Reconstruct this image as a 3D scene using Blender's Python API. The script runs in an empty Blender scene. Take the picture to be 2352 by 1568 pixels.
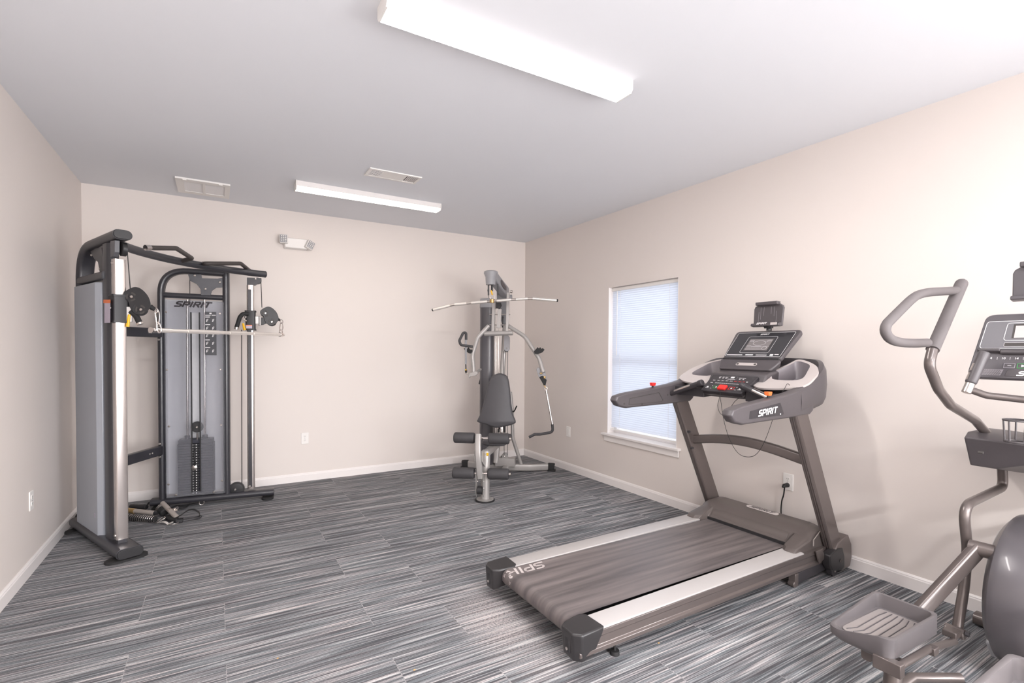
import bpy, bmesh, math, random
from mathutils import Vector, Matrix
from mathutils.geometry import tessellate_polygon
random.seed(7)
C = bpy.context.scene.collection
sc = bpy.context.scene

# ---------------------------------------------------------------- camera
CAM = Vector((0.9695, -5.4974, 1.3563)); FPX = 1151.66; SY = 44.63
YAW, PITCH, ROLL = 0.5331, -0.0212, 0.0062
ROOM_W = 4.4023; ROOM_H = 2.74; REAR = -9.6
_F = Vector((math.sin(YAW)*math.cos(PITCH), math.cos(YAW)*math.cos(PITCH), math.sin(PITCH)))
_R = Vector((math.cos(YAW), -math.sin(YAW), 0)); _U = _R.cross(_F)
CR = _R*math.cos(ROLL)+_U*math.sin(ROLL); CU = -_R*math.sin(ROLL)+_U*math.cos(ROLL)
cd = bpy.data.cameras.new('camera'); cam = bpy.data.objects.new('camera', cd); C.objects.link(cam)
m = Matrix((CR, CU, -_F)).transposed().to_4x4(); m.translation = CAM
cam.matrix_world = m
cd.sensor_width = 36; cd.lens = FPX/2352*36; cd.shift_y = SY/2352; cd.clip_start = .05
sc.camera = cam

# ---------------------------------------------------------------- world, light, exposure
sc.view_settings.view_transform = 'Standard'; sc.view_settings.look = 'None'
sc.view_settings.gamma = 1; sc.view_settings.use_curve_mapping = False
sc.view_settings.exposure = 0.53
w = bpy.data.worlds.new('world'); sc.world = w; w.use_nodes = True
bg = w.node_tree.nodes['Background']; bg.inputs[0].default_value = (.88, .94, 1, 1); bg.inputs[1].default_value = 1.5
LAMP = 7.0; LAMP_NEAR = 42.0      # emission of the ceiling fixtures' diffusers
def area(name, loc, rot, sx, sy, power, col):
    l = bpy.data.lights.new(name, 'AREA'); l.shape = 'RECTANGLE'; l.size = sx; l.size_y = sy; l.energy = power; l.color = col
    o = bpy.data.objects.new(name, l); C.objects.link(o); o.location = loc; o.rotation_euler = rot
    return o
# cool fill lamp added behind the camera; the rear wall has no opening
area('rear_fill', (2.0, REAR+.08, 1.3), (math.radians(90), 0, 0), 3.9, 2.3, 100, (.93, .965, 1))
# unseen fill lamp added at the right-hand wall to lift the left wall
area('side_fill', (ROOM_W-.05, -7.3, 1.15), (math.radians(90), 0, math.radians(72)), 1.7, 1.6, 165, (.93, .965, 1))
# overhead fill lamps added out of view behind the camera, no fixtures built
for yy_, pw_ in ((-6.05, 22), (-8.6, 210)): area('overhead_fill', (2.18, yy_, 2.68), (0, 0, 0), 1.25, .14, pw_, (.98, .98, 1))

# ---------------------------------------------------------------- pixel of the photograph -> point on a plane of the room
def ray(u, v): return _F + CR*((u-1176)/FPX) - CU*((v-784-SY)/FPX)
def onp(u, v, P, n):
    d = ray(u, v); P = Vector(P); n = Vector(n); return CAM + d*((P-CAM).dot(n)/d.dot(n))
def PX(u, v, x): return onp(u, v, (x, 0, 0), (1, 0, 0))
def PY(u, v, y): return onp(u, v, (0, y, 0), (0, 1, 0))
def PZ(u, v, z): return onp(u, v, (0, 0, z), (0, 0, 1))
def VP(u, v, P, d): return onp(u, v, (P[0], P[1], 0), (d[1], -d[0], 0))   # vertical plane through P along d

# ---------------------------------------------------------------- materials
def lin(c):
    c = c/255.0
    return c/12.92 if c <= .04045 else ((c+.055)/1.055)**2.4
def rgb(r, g, b): return (lin(r), lin(g), lin(b), 1)
def mat(name, col, rough=.5, metal=0, var=.06, scale=30, spec=.5, bump=0, bscale=200, coat=0):
    mt = bpy.data.materials.new(name); mt.use_nodes = True; nt = mt.node_tree; n = nt.nodes; l = nt.links
    b = n['Principled BSDF']; b.inputs['Roughness'].default_value = rough; b.inputs['Metallic'].default_value = metal
    b.inputs['Specular IOR Level'].default_value = spec; b.inputs['Coat Weight'].default_value = coat
    tc = n.new('ShaderNodeTexCoord'); no = n.new('ShaderNodeTexNoise'); no.inputs['Scale'].default_value = scale; no.inputs['Detail'].default_value = 3
    l.new(tc.outputs['Object'], no.inputs['Vector'])
    mx = n.new('ShaderNodeMix'); mx.data_type = 'RGBA'
    c = rgb(*col)
    mx.inputs[6].default_value = [x*(1-var) for x in c[:3]]+[1]; mx.inputs[7].default_value = [min(1, x*(1+var)) for x in c[:3]]+[1]
    l.new(no.outputs['Fac'], mx.inputs[0]); l.new(mx.outputs[2], b.inputs['Base Color'])
    if bump:
        n2 = n.new('ShaderNodeTexNoise'); n2.inputs['Scale'].default_value = bscale; l.new(tc.outputs['Object'], n2.inputs['Vector'])
        bp = n.new('ShaderNodeBump'); bp.inputs['Strength'].default_value = bump; bp.inputs['Distance'].default_value = .002
        l.new(n2.outputs['Fac'], bp.inputs['Height']); l.new(bp.outputs['Normal'], b.inputs['Normal'])
    return mt
def emis(name, col, s):
    mt = bpy.data.materials.new(name); mt.use_nodes = True; b = mt.node_tree.nodes['Principled BSDF']
    b.inputs['Base Color'].default_value = rgb(*col); b.inputs['Emission Color'].default_value = rgb(*col); b.inputs['Emission Strength'].default_value = s
    return mt
M = {}
M['wall'] = mat('wall_paint', (228, 219, 213), .6, var=.008, scale=2, spec=.3, bump=.05, bscale=300)
M['ceiling'] = mat('ceiling_paint', (233, 234, 238), .8, var=.006, scale=2, spec=.2, bump=.05, bscale=200)
M['trim'] = mat('white_trim', (240, 234, 231), .35, var=.01)
M['white'] = mat('white_plastic', (238, 234, 230), .4, var=.01)
M['white2'] = mat('white_metal', (232, 227, 225), .45, var=.01)
M['slot'] = mat('dark_slot', (70, 66, 64), .6)
M['blackmetal'] = mat('charcoal_powder_coat', (52, 51, 56), .36, .0, coat=.15, spec=.6)
M['black'] = mat('black_plastic', (40, 39, 41), .45)
M['rubber'] = mat('black_rubber', (34, 33, 34), .7)
M['cable'] = mat('cable_black', (30, 28, 28), .5)
M['chrome'] = mat('chrome', (225, 218, 214), .12, 1.0, var=.02)
M['steel'] = mat('brushed_steel', (205, 198, 193), .3, 1.0, var=.04)
M['silverpaint'] = mat('silver_paint', (172, 168, 165), .38, .35, var=.03, coat=.2)
M['greyplastic'] = mat('grey_plastic', (150, 149, 152), .45)
M['brownmetal'] = mat('bronze_grey_paint', (104, 95, 92), .30, .35, var=.03, coat=.3)
M['console'] = mat('console_plastic', (84, 79, 81), .40, var=.03)
M['consoledark'] = mat('console_dark', (56, 53, 56), .35, var=.03)
M['glossblack'] = mat('gloss_panel', (58, 57, 60), .15, var=.02, spec=.6)
M['silverplastic'] = mat('silver_plastic', (205, 196, 193), .4, .15, var=.02)
M['cuplight'] = mat('pocket_plastic', (128, 122, 126), .3, var=.03)
M['vinyl'] = mat('charcoal_vinyl', (78, 76, 79), .5, bump=.15, bscale=500)
M['foam'] = mat('black_foam', (62, 60, 62), .6, bump=.2, bscale=600)
M['gripfoam'] = mat('grey_foam', (100, 94, 94), .65, bump=.2, bscale=600)
M['yellow'] = mat('yellow', (235, 180, 20), .4)
M['orange'] = mat('orange', (235, 120, 60), .4)
M['red'] = mat('red', (225, 50, 45), .35)
M['green'] = mat('green', (60, 170, 80), .4)
M['ink'] = mat('white_ink', (235, 232, 232), .5, var=.0)
M['greyink'] = mat('grey_ink', (165, 160, 165), .5, var=.0)
M['darkink'] = mat('dark_ink', (35, 30, 35), .4, var=.0)
M['screen'] = mat('screen_grey', (128, 122, 122), .2, var=.01)
M['screendark'] = mat('screen_dark', (85, 80, 82), .2, var=.01)
M['label'] = mat('label_paper', (190, 180, 195), .6)
M['shroud'] = mat('silver_shroud', (176, 180, 188), .38, .2, var=.02)
M['weight'] = mat('weight_plate', (48, 48, 60), .5)
M['brass'] = mat('brass', (190, 160, 110), .3, .8)
M['blue'] = mat('blue_cap', (40, 120, 200), .4)
M['kneegrey'] = mat('worn_grip', (165, 155, 148), .5, bump=.2, bscale=300)
M['crumb'] = mat('crumb', (205, 165, 110), .8)

def glassy(name, tint, alpha, rough=.05):
    mt = bpy.data.materials.new(name); mt.use_nodes = True; nt = mt.node_tree; n = nt.nodes; l = nt.links
    b = n['Principled BSDF']; b.inputs['Base Color'].default_value = tint; b.inputs['Roughness'].default_value = rough
    tr = n.new('ShaderNodeBsdfTransparent'); tr.inputs[0].default_value = (.96, .96, .975, 1)
    mx = n.new('ShaderNodeMixShader'); mx.inputs[0].default_value = alpha
    l.new(tr.outputs[0], mx.inputs[1]); l.new(b.outputs[0], mx.inputs[2]); l.new(mx.outputs[0], n['Material Output'].inputs[0])
    return mt
M['acrylic'] = glassy('tinted_acrylic', rgb(162, 162, 166), .20, .10)
M['capblack'] = mat('end_cap_black', (46, 44, 45), .35)
M['hoodbrown'] = mat('hood_brown_plastic', (92, 84, 81), .38, var=.08, scale=6)
M['glass'] = glassy('window_glass', rgb(240, 245, 250), .06, .02)

def slat_mat():
    mt = bpy.data.materials.new('blind_vinyl'); mt.use_nodes = True; nt = mt.node_tree; n = nt.nodes; l = nt.links
    b = n['Principled BSDF']; b.inputs['Base Color'].default_value = rgb(238, 240, 246); b.inputs['Roughness'].default_value = .45
    t = n.new('ShaderNodeBsdfTranslucent'); t.inputs[0].default_value = rgb(225, 235, 250)
    mx = n.new('ShaderNodeMixShader'); mx.inputs[0].default_value = .32
    l.new(b.outputs[0], mx.inputs[1]); l.new(t.outputs[0], mx.inputs[2]); l.new(mx.outputs[0], n['Material Output'].inputs[0])
    return mt
M['slat'] = slat_mat()

def carpet():
    mt = bpy.data.materials.new('striped_carpet_planks'); mt.use_nodes = True; nt = mt.node_tree; n = nt.nodes; l = nt.links
    b = n['Principled BSDF']; b.inputs['Roughness'].default_value = .95; b.inputs['Specular IOR Level'].default_value = .1
    tc = n.new('ShaderNodeTexCoord'); P = tc.outputs['Object']
    br = n.new('ShaderNodeTexBrick'); br.offset = .37; br.offset_frequency = 2; br.squash = 1
    br.inputs['Scale'].default_value = 1; br.inputs['Brick Width'].default_value = 1.0; br.inputs['Row Height'].default_value = .305
    br.inputs['Mortar Size'].default_value = .0016; br.inputs['Mortar Smooth'].default_value = 0
    br.inputs['Color1'].default_value = (0, 0, 0, 1); br.inputs['Color2'].default_value = (1, 1, 1, 1)
    l.new(P, br.inputs['Vector'])
    idv = n.new('ShaderNodeVectorMath'); idv.operation = 'MULTIPLY'; idv.inputs[1].default_value = (37, 11, 5); l.new(br.outputs['Color'], idv.inputs[0])
    def stripes(sx, sy, detail, rough):
        m1 = n.new('ShaderNodeVectorMath'); m1.operation = 'MULTIPLY'; m1.inputs[1].default_value = (sx, sy, 1); l.new(P, m1.inputs[0])
        a = n.new('ShaderNodeVectorMath'); a.operation = 'ADD'; l.new(m1.outputs[0], a.inputs[0]); l.new(idv.outputs[0], a.inputs[1])
        t = n.new('ShaderNodeTexNoise'); t.inputs['Scale'].default_value = 1; t.inputs['Detail'].default_value = detail; t.inputs['Roughness'].default_value = rough
        l.new(a.outputs[0], t.inputs['Vector']); return t.outputs['Fac']
    s1 = stripes(1.3, 74, 2.0, .6); s2 = stripes(3.0, 190, 1.0, .5); s3 = stripes(1.2, 22, 1, .5)
    def math_(op, a, b_):
        k = n.new('ShaderNodeMath'); k.operation = op
        for i, x in enumerate((a, b_)):
            if isinstance(x, (int, float)): k.inputs[i].default_value = x
            else: l.new(x, k.inputs[i])
        return k.outputs[0]
    v = math_('ADD', math_('MULTIPLY', s1, .50), math_('ADD', math_('MULTIPLY', s2, .44), math_('MULTIPLY', s3, .06)))
    cr = n.new('ShaderNodeValToRGB'); e = cr.color_ramp.elements
    e[0].position = .40; e[0].color = rgb(88, 88, 91); e[1].position = .64; e[1].color = rgb(208, 202, 201)
    for p, c in ((.455, (108, 109, 112)), (.495, (126, 128, 131)), (.53, (142, 142, 144)), (.57, (172, 169, 169))):
        x = e.new(p); x.color = rgb(*c)
    l.new(v, cr.inputs['Fac'])
    # warm / cool drift of the yarn
    t = n.new('ShaderNodeTexNoise'); t.inputs['Scale'].default_value = 1; t.inputs['Detail'].default_value = 2
    mm = n.new('ShaderNodeVectorMath'); mm.operation = 'MULTIPLY'; mm.inputs[1].default_value = (2.5, 60, 1); l.new(P, mm.inputs[0]); l.new(mm.outputs[0], t.inputs['Vector'])
    tr = n.new('ShaderNodeValToRGB'); tr.color_ramp.elements[0].position = .4; tr.color_ramp.elements[1].position = .6
    tr.color_ramp.elements[0].color = (.97, 1.01, 1.02, 1); tr.color_ramp.elements[1].color = (1.04, .99, .985, 1); l.new(t.outputs['Fac'], tr.inputs['Fac'])
    mul = n.new('ShaderNodeMix'); mul.data_type = 'RGBA'; mul.blend_type = 'MULTIPLY'; mul.inputs[0].default_value = 1
    l.new(cr.outputs[0], mul.inputs[6]); l.new(tr.outputs[0], mul.inputs[7])
    # loop texture
    vo = n.new('ShaderNodeTexVoronoi'); vo.inputs['Scale'].default_value = 260; l.new(P, vo.inputs['Vector'])
    lm = n.new('ShaderNodeMapRange'); lm.inputs[3].default_value = 1.12; lm.inputs[4].default_value = .72; lm.inputs[2].default_value = .8; l.new(vo.outputs['Distance'], lm.inputs[0])
    mul2 = n.new('ShaderNodeMix'); mul2.data_type = 'RGBA'; mul2.blend_type = 'MULTIPLY'; mul2.inputs[0].default_value = .8
    l.new(mul.outputs[2], mul2.inputs[6]); l.new(lm.outputs[0], mul2.inputs[7])
    # plank seams
    sm = n.new('ShaderNodeMix'); sm.data_type = 'RGBA'; l.new(math_('MULTIPLY', br.outputs['Fac'], .30), sm.inputs[0])
    l.new(mul2.outputs[2], sm.inputs[6]); sm.inputs[7].default_value = rgb(190, 184, 183)
    # pale dust shed under the back of the treadmill belt
    sub = n.new('ShaderNodeVectorMath'); sub.operation = 'SUBTRACT'; sub.inputs[1].default_value = (2.18, -3.33, 0); l.new(P, sub.inputs[0])
    dm = n.new('ShaderNodeVectorMath'); dm.operation = 'MULTIPLY'; dm.inputs[1].default_value = (4.2, 1.9, 0); l.new(sub.outputs[0], dm.inputs[0])
    ln = n.new('ShaderNodeVectorMath'); ln.operation = 'LENGTH'; l.new(dm.outputs[0], ln.inputs[0])
    dn = n.new('ShaderNodeTexNoise'); dn.inputs['Scale'].default_value = 120; dn.inputs['Detail'].default_value = 4; l.new(P, dn.inputs['Vector'])
    f = n.new('ShaderNodeMapRange'); f.inputs[1].default_value = 1.0; f.inputs[2].default_value = .1; f.inputs[3].default_value = 0; f.inputs[4].default_value = .75; l.new(ln.outputs['Value'], f.inputs[0])
    f2 = n.new('ShaderNodeMapRange'); f2.inputs[1].default_value = .35; f2.inputs[2].default_value = .75; l.new(dn.outputs['Fac'], f2.inputs[0])
    ds = n.new('ShaderNodeMix'); ds.data_type = 'RGBA'; l.new(math_('MULTIPLY', f.outputs[0], f2.outputs[0]), ds.inputs[0])
    l.new(sm.outputs[2], ds.inputs[6]); ds.inputs[7].default_value = rgb(214, 200, 196)
    l.new(ds.outputs[2], b.inputs['Base Color'])
    bp = n.new('ShaderNodeBump'); bp.inputs['Strength'].default_value = .35; bp.inputs['Distance'].default_value = .003
    l.new(math_('ADD', v, math_('MULTIPLY', vo.outputs['Distance'], -.4)), bp.inputs['Height']); l.new(bp.outputs['Normal'], b.inputs['Normal'])
    return mt
M['carpet'] = carpet()

def belt_mat():
    mt = mat('running_belt', (100, 93, 92), .42, var=.0, spec=.45); nt = mt.node_tree; n = nt.nodes; l = nt.links
    tc = n.new('ShaderNodeTexCoord'); m1 = n.new('ShaderNodeVectorMath'); m1.operation = 'MULTIPLY'; m1.inputs[1].default_value = (1.2, 26, 1)
    l.new(tc.outputs['Object'], m1.inputs[0]); t = n.new('ShaderNodeTexNoise'); t.inputs['Scale'].default_value = 1; t.inputs['Detail'].default_value = 4; l.new(m1.outputs[0], t.inputs['Vector'])
    cr = n.new('ShaderNodeValToRGB'); cr.color_ramp.elements[0].position = .35; cr.color_ramp.elements[0].color = rgb(84, 78, 78); cr.color_ramp.elements[1].position = .7; cr.color_ramp.elements[1].color = rgb(122, 113, 111)
    l.new(t.outputs['Fac'], cr.inputs[0]); l.new(cr.outputs[0], n['Principled BSDF'].inputs['Base Color'])
    mr = n.new('ShaderNodeMapRange'); mr.inputs[3].default_value = .34; mr.inputs[4].default_value = .55; l.new(t.outputs['Fac'], mr.inputs[0]); l.new(mr.outputs[0], n['Principled BSDF'].inputs['Roughness'])
    return mt
M['belt'] = belt_mat()

# ---------------------------------------------------------------- mesh builder
def V(*a): return Vector(a)
Z = Vector((0, 0, 1))
def frame(d, up=None):
    d = d.normalized(); up = Vector(up) if up is not None else (Z if abs(d.z) < .95 else Vector((1, 0, 0)))
    s = d.cross(up)
    if s.length < 1e-6: s = d.cross(Vector((1, 0, 0)))
    s.normalize(); return s, s.cross(d).normalized()
def fillet(pts, r, seg=5):
    pts = [Vector(p) for p in pts]; out = [pts[0]]
    for i in range(1, len(pts)-1):
        a, b, c = pts[i-1], pts[i], pts[i+1]; rr = r[i-1] if isinstance(r, (list, tuple)) else r
        u = (a-b); v = (c-b); lu, lv = u.length, v.length; u.normalize(); v.normalize()
        ang = u.angle(v) if lu and lv else math.pi
        if rr <= 0 or ang > 3.1: out.append(b); continue
        t = min(rr/math.tan(ang/2), lu*.48, lv*.48)
        p0, p1 = b+u*t, b+v*t
        for k in range(seg+1):
            s = k/seg; out.append(p0*(1-s)**2+b*2*s*(1-s)+p1*s*s)
    out.append(pts[-1]); return out
def bez(p0, p1, p2, p3, n=16):
    p0, p1, p2, p3 = map(Vector, (p0, p1, p2, p3))
    return [p0*(1-t)**3+p1*3*t*(1-t)**2+p2*3*t*t*(1-t)+p3*t**3 for t in [i/n for i in range(n+1)]]
def smooth(pts, n=6):     # catmull-rom
    pts = [Vector(p) for p in pts]; q = [pts[0]*2-pts[1]]+pts+[pts[-1]*2-pts[-2]]; out = []
    for i in range(1, len(q)-2):
        a, b, c, d = q[i-1:i+3]
        for k in range(n):
            t = k/n; out.append(.5*((2*b)+(c-a)*t+(2*a-5*b+4*c-d)*t*t+(3*b-a-3*c+d)*t**3))
    out.append(pts[-1]); return out
class G:
    def __init__(s): s.v = []; s.f = []; s.mi = []; s.m = 0
    def add(s, vs, fs):
        o = len(s.v); s.v += [Vector(x) for x in vs]; s.f += [[i+o for i in f] for f in fs]; s.mi += [s.m]*len(fs); return s
    def box(s, c, size, ax=None):
        c = Vector(c); ax = ax or (V(1, 0, 0), V(0, 1, 0), Z); h = [x/2 for x in size]
        vs = [c+ax[0]*(h[0]*i)+ax[1]*(h[1]*j)+ax[2]*(h[2]*k) for i in (-1, 1) for j in (-1, 1) for k in (-1, 1)]
        return s.add(vs, [(0, 1, 3, 2), (4, 6, 7, 5), (0, 4, 5, 1), (2, 3, 7, 6), (0, 2, 6, 4), (1, 5, 7, 3)])
    def beam(s, a, b, w, h, up=None):
        a, b = Vector(a), Vector(b); sd, u = frame(b-a, up)
        return s.box((a+b)/2, ((b-a).length, w, h), ((b-a).normalized(), sd, u))
    def sweep(s, pts, sec, up=None, cap=True, closed=False, scale=None):
        pts = [Vector(p) for p in pts]; n = len(pts); rings = []; prev = None
        for i, p in enumerate(pts):
            if closed: d = pts[(i+1) % n]-pts[i-1]
            else: d = (pts[min(i+1, n-1)]-pts[max(i-1, 0)])
            d.normalize()
            if up is not None: sd, u = frame(d, up)
            elif prev is None: sd, u = frame(d)
            else:
                sd = prev-d*prev.dot(d); sd.normalize(); u = sd.cross(d).normalized()
            prev = sd; k = scale[i] if scale else 1
            rings.append([p+sd*(x*k)+u*(y*k) for x, y in sec])
        m_ = len(sec); vs = [x for r in rings for x in r]; fs = []
        for i in range(n if closed else n-1):
            j = (i+1) % n
            for k in range(m_): fs.append((i*m_+k, i*m_+(k+1) % m_, j*m_+(k+1) % m_, j*m_+k))
        if cap and not closed: fs += [tuple(range(m_))[::-1], tuple((n-1)*m_+k for k in range(m_))]
        return s.add(vs, fs)
    def tube(s, pts, r, n=14, up=None, cap=True, closed=False, r2=None, scale=None):
        r2 = r2 or r
        return s.sweep(pts, [(r*math.cos(2*math.pi*k/n), r2*math.sin(2*math.pi*k/n)) for k in range(n)], up, cap, closed, scale)
    def oval(s, pts, w, h, up=None, rad=None, cap=True):      # rounded rectangle section
        rad = rad or min(w, h)/2*.98; sec = []
        for cx, cy, a0 in ((w/2-rad, h/2-rad, 0), (-w/2+rad, h/2-rad, 90), (-w/2+rad, -h/2+rad, 180), (w/2-rad, -h/2+rad, 270)):
            for k in range(5):
                a = math.radians(a0+22.5*k); sec.append((cx+rad*math.cos(a), cy+rad*math.sin(a)))
        return s.sweep(pts, sec, up, cap)
    def cyl(s, a, b, r, r2=None, n=24):
        a, b = Vector(a), Vector(b); sd, u = frame(b-a); r2 = r if r2 is None else r2
        vs = [a+sd*(r*math.cos(t))+u*(r*math.sin(t)) for t in [2*math.pi*k/n for k in range(n)]]
        vs += [b+sd*(r2*math.cos(t))+u*(r2*math.sin(t)) for t in [2*math.pi*k/n for k in range(n)]]
        return s.add(vs, [(k, (k+1) % n, n+(k+1) % n, n+k) for k in range(n)]+[tuple(range(n))[::-1], tuple(range(n, 2*n))])
    def roll(s, a, b, r, e=.012, n=24):       # cylinder with rounded ends
        a, b = Vector(a), Vector(b); L = (b-a).length; prof = [(0, 0), (r-e, 0)]
        for k in range(1, 5): t = math.radians(22.5*k); prof.append((r-e+e*math.sin(t), e-e*math.cos(t)))
        prof += [(x, L-y) for x, y in prof[::-1]]
        return s.lathe(prof, a, b-a, n)
    def lathe(s, prof, o, axis, n=24):
        o = Vector(o); d = Vector(axis).normalized(); sd, u = frame(d); vs = []
        for r, h in prof:
            for k in range(n):
                t = 2*math.pi*k/n; vs.append(o+d*h+sd*(max(r, 1e-5)*math.cos(t))+u*(max(r, 1e-5)*math.sin(t)))
        fs = [(i*n+k, i*n+(k+1) % n, (i+1)*n+(k+1) % n, (i+1)*n+k) for i in range(len(prof)-1) for k in range(n)]
        return s.add(vs, fs+[tuple(range(n))[::-1], tuple((len(prof)-1)*n+k for k in range(n))])
    def ball(s, c, r, n=14, ax=None):
        r = (r, r, r) if isinstance(r, (int, float)) else r; c = Vector(c); ax = ax or (V(1, 0, 0), V(0, 1, 0), Z); vs = []; fs = []
        for i in range(1, n//2):
            a = math.pi*i/(n//2)
            for k in range(n):
                b = 2*math.pi*k/n; vs.append(c+ax[0]*(r[0]*math.sin(a)*math.cos(b))+ax[1]*(r[1]*math.sin(a)*math.sin(b))+ax[2]*(r[2]*math.cos(a)))
        R_ = n//2-1
        for i in range(R_-1):
            for k in range(n): fs.append((i*n+k, (i+1)*n+k, (i+1)*n+(k+1) % n, i*n+(k+1) % n))
        fs += [tuple(range(n)), tuple((R_-1)*n+k for k in range(n))[::-1]]
        return s.add(vs, fs)
    def prism(s, poly, ext, holes=()):      # polygon (3D points) extruded by vector ext
        poly = [Vector(p) for p in poly]; ext = Vector(ext); loops = [poly]+[[Vector(p) for p in h] for h in holes]
        if not holes:
            n = len(poly); fs = [tuple(range(n)), tuple(range(2*n-1, n-1, -1))]+[(k, (k+1) % n, n+(k+1) % n, n+k) for k in range(n)]
            return s.add(poly+[p+ext for p in poly], fs)
        allp = [p for lp in loops for p in lp]; tri = tessellate_polygon(loops); N = len(allp); fs = [tuple(t) for t in tri]+[tuple(i+N for i in t)[::-1] for t in tri]
        o = 0
        for lp in loops:
            n = len(lp); fs += [(o+k, o+(k+1) % n, N+o+(k+1) % n, N+o+k) for k in range(n)]; o += n
        return s.add(allp+[p+ext for p in allp], fs)
    def loft(s, rings, cap=True):
        n = len(rings[0]); vs = [p for r in rings for p in r]
        fs = [(i*n+k, i*n+(k+1) % n, (i+1)*n+(k+1) % n, (i+1)*n+k) for i in range(len(rings)-1) for k in range(n)]
        if cap: fs += [tuple(range(n))[::-1], tuple((len(rings)-1)*n+k for k in range(n))]
        return s.add(vs, fs)
    def strip(s, pts, wv, th):      # flat band along pts: width vector wv, thickness along th
        pts = [Vector(p) for p in pts]; wv = Vector(wv); th = Vector(th)
        return s.loft([[p-wv/2, p+wv/2, p+wv/2+th, p-wv/2+th] for p in pts])
    def obj(s, name, mats, parent=None, bevel=0, seg=2, ang=35, sub=0):
        mats = mats if isinstance(mats, (list, tuple)) else [mats]
        org = Vector(parent['_o']) if parent is not None else Vector((0, 0, 0))
        if parent is None and getattr(s, 'org', None) is not None: org = Vector(s.org)
        me = bpy.data.meshes.new(name); me.from_pydata([v-org for v in s.v], [], s.f)
        for k in mats: me.materials.append(M[k])
        me.polygons.foreach_set('material_index', s.mi); me.update()
        bm = bmesh.new(); bm.from_mesh(me); bmesh.ops.recalc_face_normals(bm, faces=bm.faces)
        bm.to_mesh(me); bm.free()
        me.polygons.foreach_set('use_smooth', [True]*len(me.polygons)); me.set_sharp_from_angle(angle=math.radians(ang))
        o = bpy.data.objects.new(name, me); C.objects.link(o)
        if parent is not None: o.parent = parent
        else: o.location = org
        o['_o'] = tuple(org)
        if bevel:
            b = o.modifiers.new('bevel', 'BEVEL'); b.width = bevel; b.segments = seg; b.limit_method = 'ANGLE'; b.angle_limit = math.radians(40)
        if sub:
            b = o.modifiers.new('subdivision', 'SUBSURF'); b.levels = sub; b.render_levels = sub
        return o
def root(name, label, cat, loc, group=None):
    o = bpy.data.objects.new(name, None); C.objects.link(o); o.location = loc; o.empty_display_size = .1
    o['label'] = label; o['category'] = cat; o['_o'] = tuple(loc)
    if group: o['group'] = group
    return o
def tag(o, label, cat, group=None):
    o['label'] = label; o['category'] = cat
    if group: o['group'] = group
    return o
def struct(o): o['kind'] = 'structure'; return o
def text(g, s, o, ex, ey, size, bold=0, shear=0, th=.0008, sx=1, center=True, space=1.0):
    """lettering laid on a surface: origin o, baseline direction ex, up direction ey"""
    c = bpy.data.curves.new('txt', 'FONT'); c.body = s; c.size = 1; c.offset = bold; c.shear = shear; c.space_character = space
    if center: c.align_x = 'CENTER'; c.align_y = 'CENTER'
    c.resolution_u = 3
    t = bpy.data.objects.new('txt', c); C.objects.link(t)
    dg = bpy.context.evaluated_depsgraph_get(); me = bpy.data.meshes.new_from_object(t.evaluated_get(dg))
    ex = Vector(ex).normalized(); ey = Vector(ey).normalized(); nz = ex.cross(ey).normalized(); o = Vector(o)
    vs = [o+ex*(v.co.x*size*sx)+ey*(v.co.y*size)+nz*th for v in me.vertices]
    g.add(vs, [tuple(p.vertices) for p in me.polygons])
    bpy.data.objects.remove(t); bpy.data.curves.remove(c); bpy.data.meshes.remove(me)
GLY = {'S': [[(1, 1), (.25, 1), (.05, .85), (.05, .65), (.2, .53), (.8, .47), (.95, .35), (.95, .15), (.75, 0), (-.15, 0)]],
       'P': [[(.08, 0), (.08, 1), (.85, 1), (1, .85), (1, .6), (.85, .42), (.3, .42)]],
       'I': [[(.2, 0), (.2, 1)]],
       'R': [[(.08, 0), (.08, 1), (.85, 1), (1, .85), (1, .62), (.85, .45), (.3, .45)], [(.55, .45), (1, 0)]],
       'T': [[(-.05, 1), (1.15, 1)], [(.5, 1), (.5, 0)]]}
GW = {'S': 1, 'P': 1, 'I': .4, 'R': 1.02, 'T': 1.1}
def logo(g, o, ex, ey, width, h, sw=.2, th=.0008, shear=.3, s='SPIRIT'):
    """bold slanted lettering built from flat strokes, centred on o"""
    ex = Vector(ex).normalized(); ey = Vector(ey).normalized(); nz = ex.cross(ey).normalized(); o = Vector(o)
    tot = sum(GW[c]+.28 for c in s)-.28; k = width/(tot+shear); cur = 0
    hw = sw*h/2; stp = 0
    for c in s:
        for line in GLY[c]:
            pts = [((cur+x+shear*y-(tot+shear)/2)*k, (y-.5)*(h-2*hw)) for x, y in line]
            for i in range(len(pts)-1):
                (ax, ay), (bx_, by_) = pts[i], pts[i+1]; dx, dy = bx_-ax, by_-ay; L = math.hypot(dx, dy)
                ux, uy = dx/L, dy/L; q = hw*(1.15 if abs(uy) > .7 else 1)
                e0 = hw*.5 if i > 0 else 0; e1 = hw*.5 if i < len(pts)-2 else 0
                if abs(uy) > .7 and len(pts) == 2 or (abs(uy) > .7 and i == 0): e0 = hw
                if abs(uy) > .7 and i == len(pts)-2: e1 = hw
                cs = [(ax-ux*e0-uy*q, ay-uy*e0+ux*q), (bx_+ux*e1-uy*q, by_+uy*e1+ux*q), (bx_+ux*e1+uy*q, by_+uy*e1-ux*q), (ax-ux*e0+uy*q, ay-uy*e0-ux*q)]
                stp += 1; g.add([o+ex*x+ey*y+nz*(th+stp*2.5e-5) for x, y in cs], [(0, 1, 2, 3)])
        cur += GW[c]+.28
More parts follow.
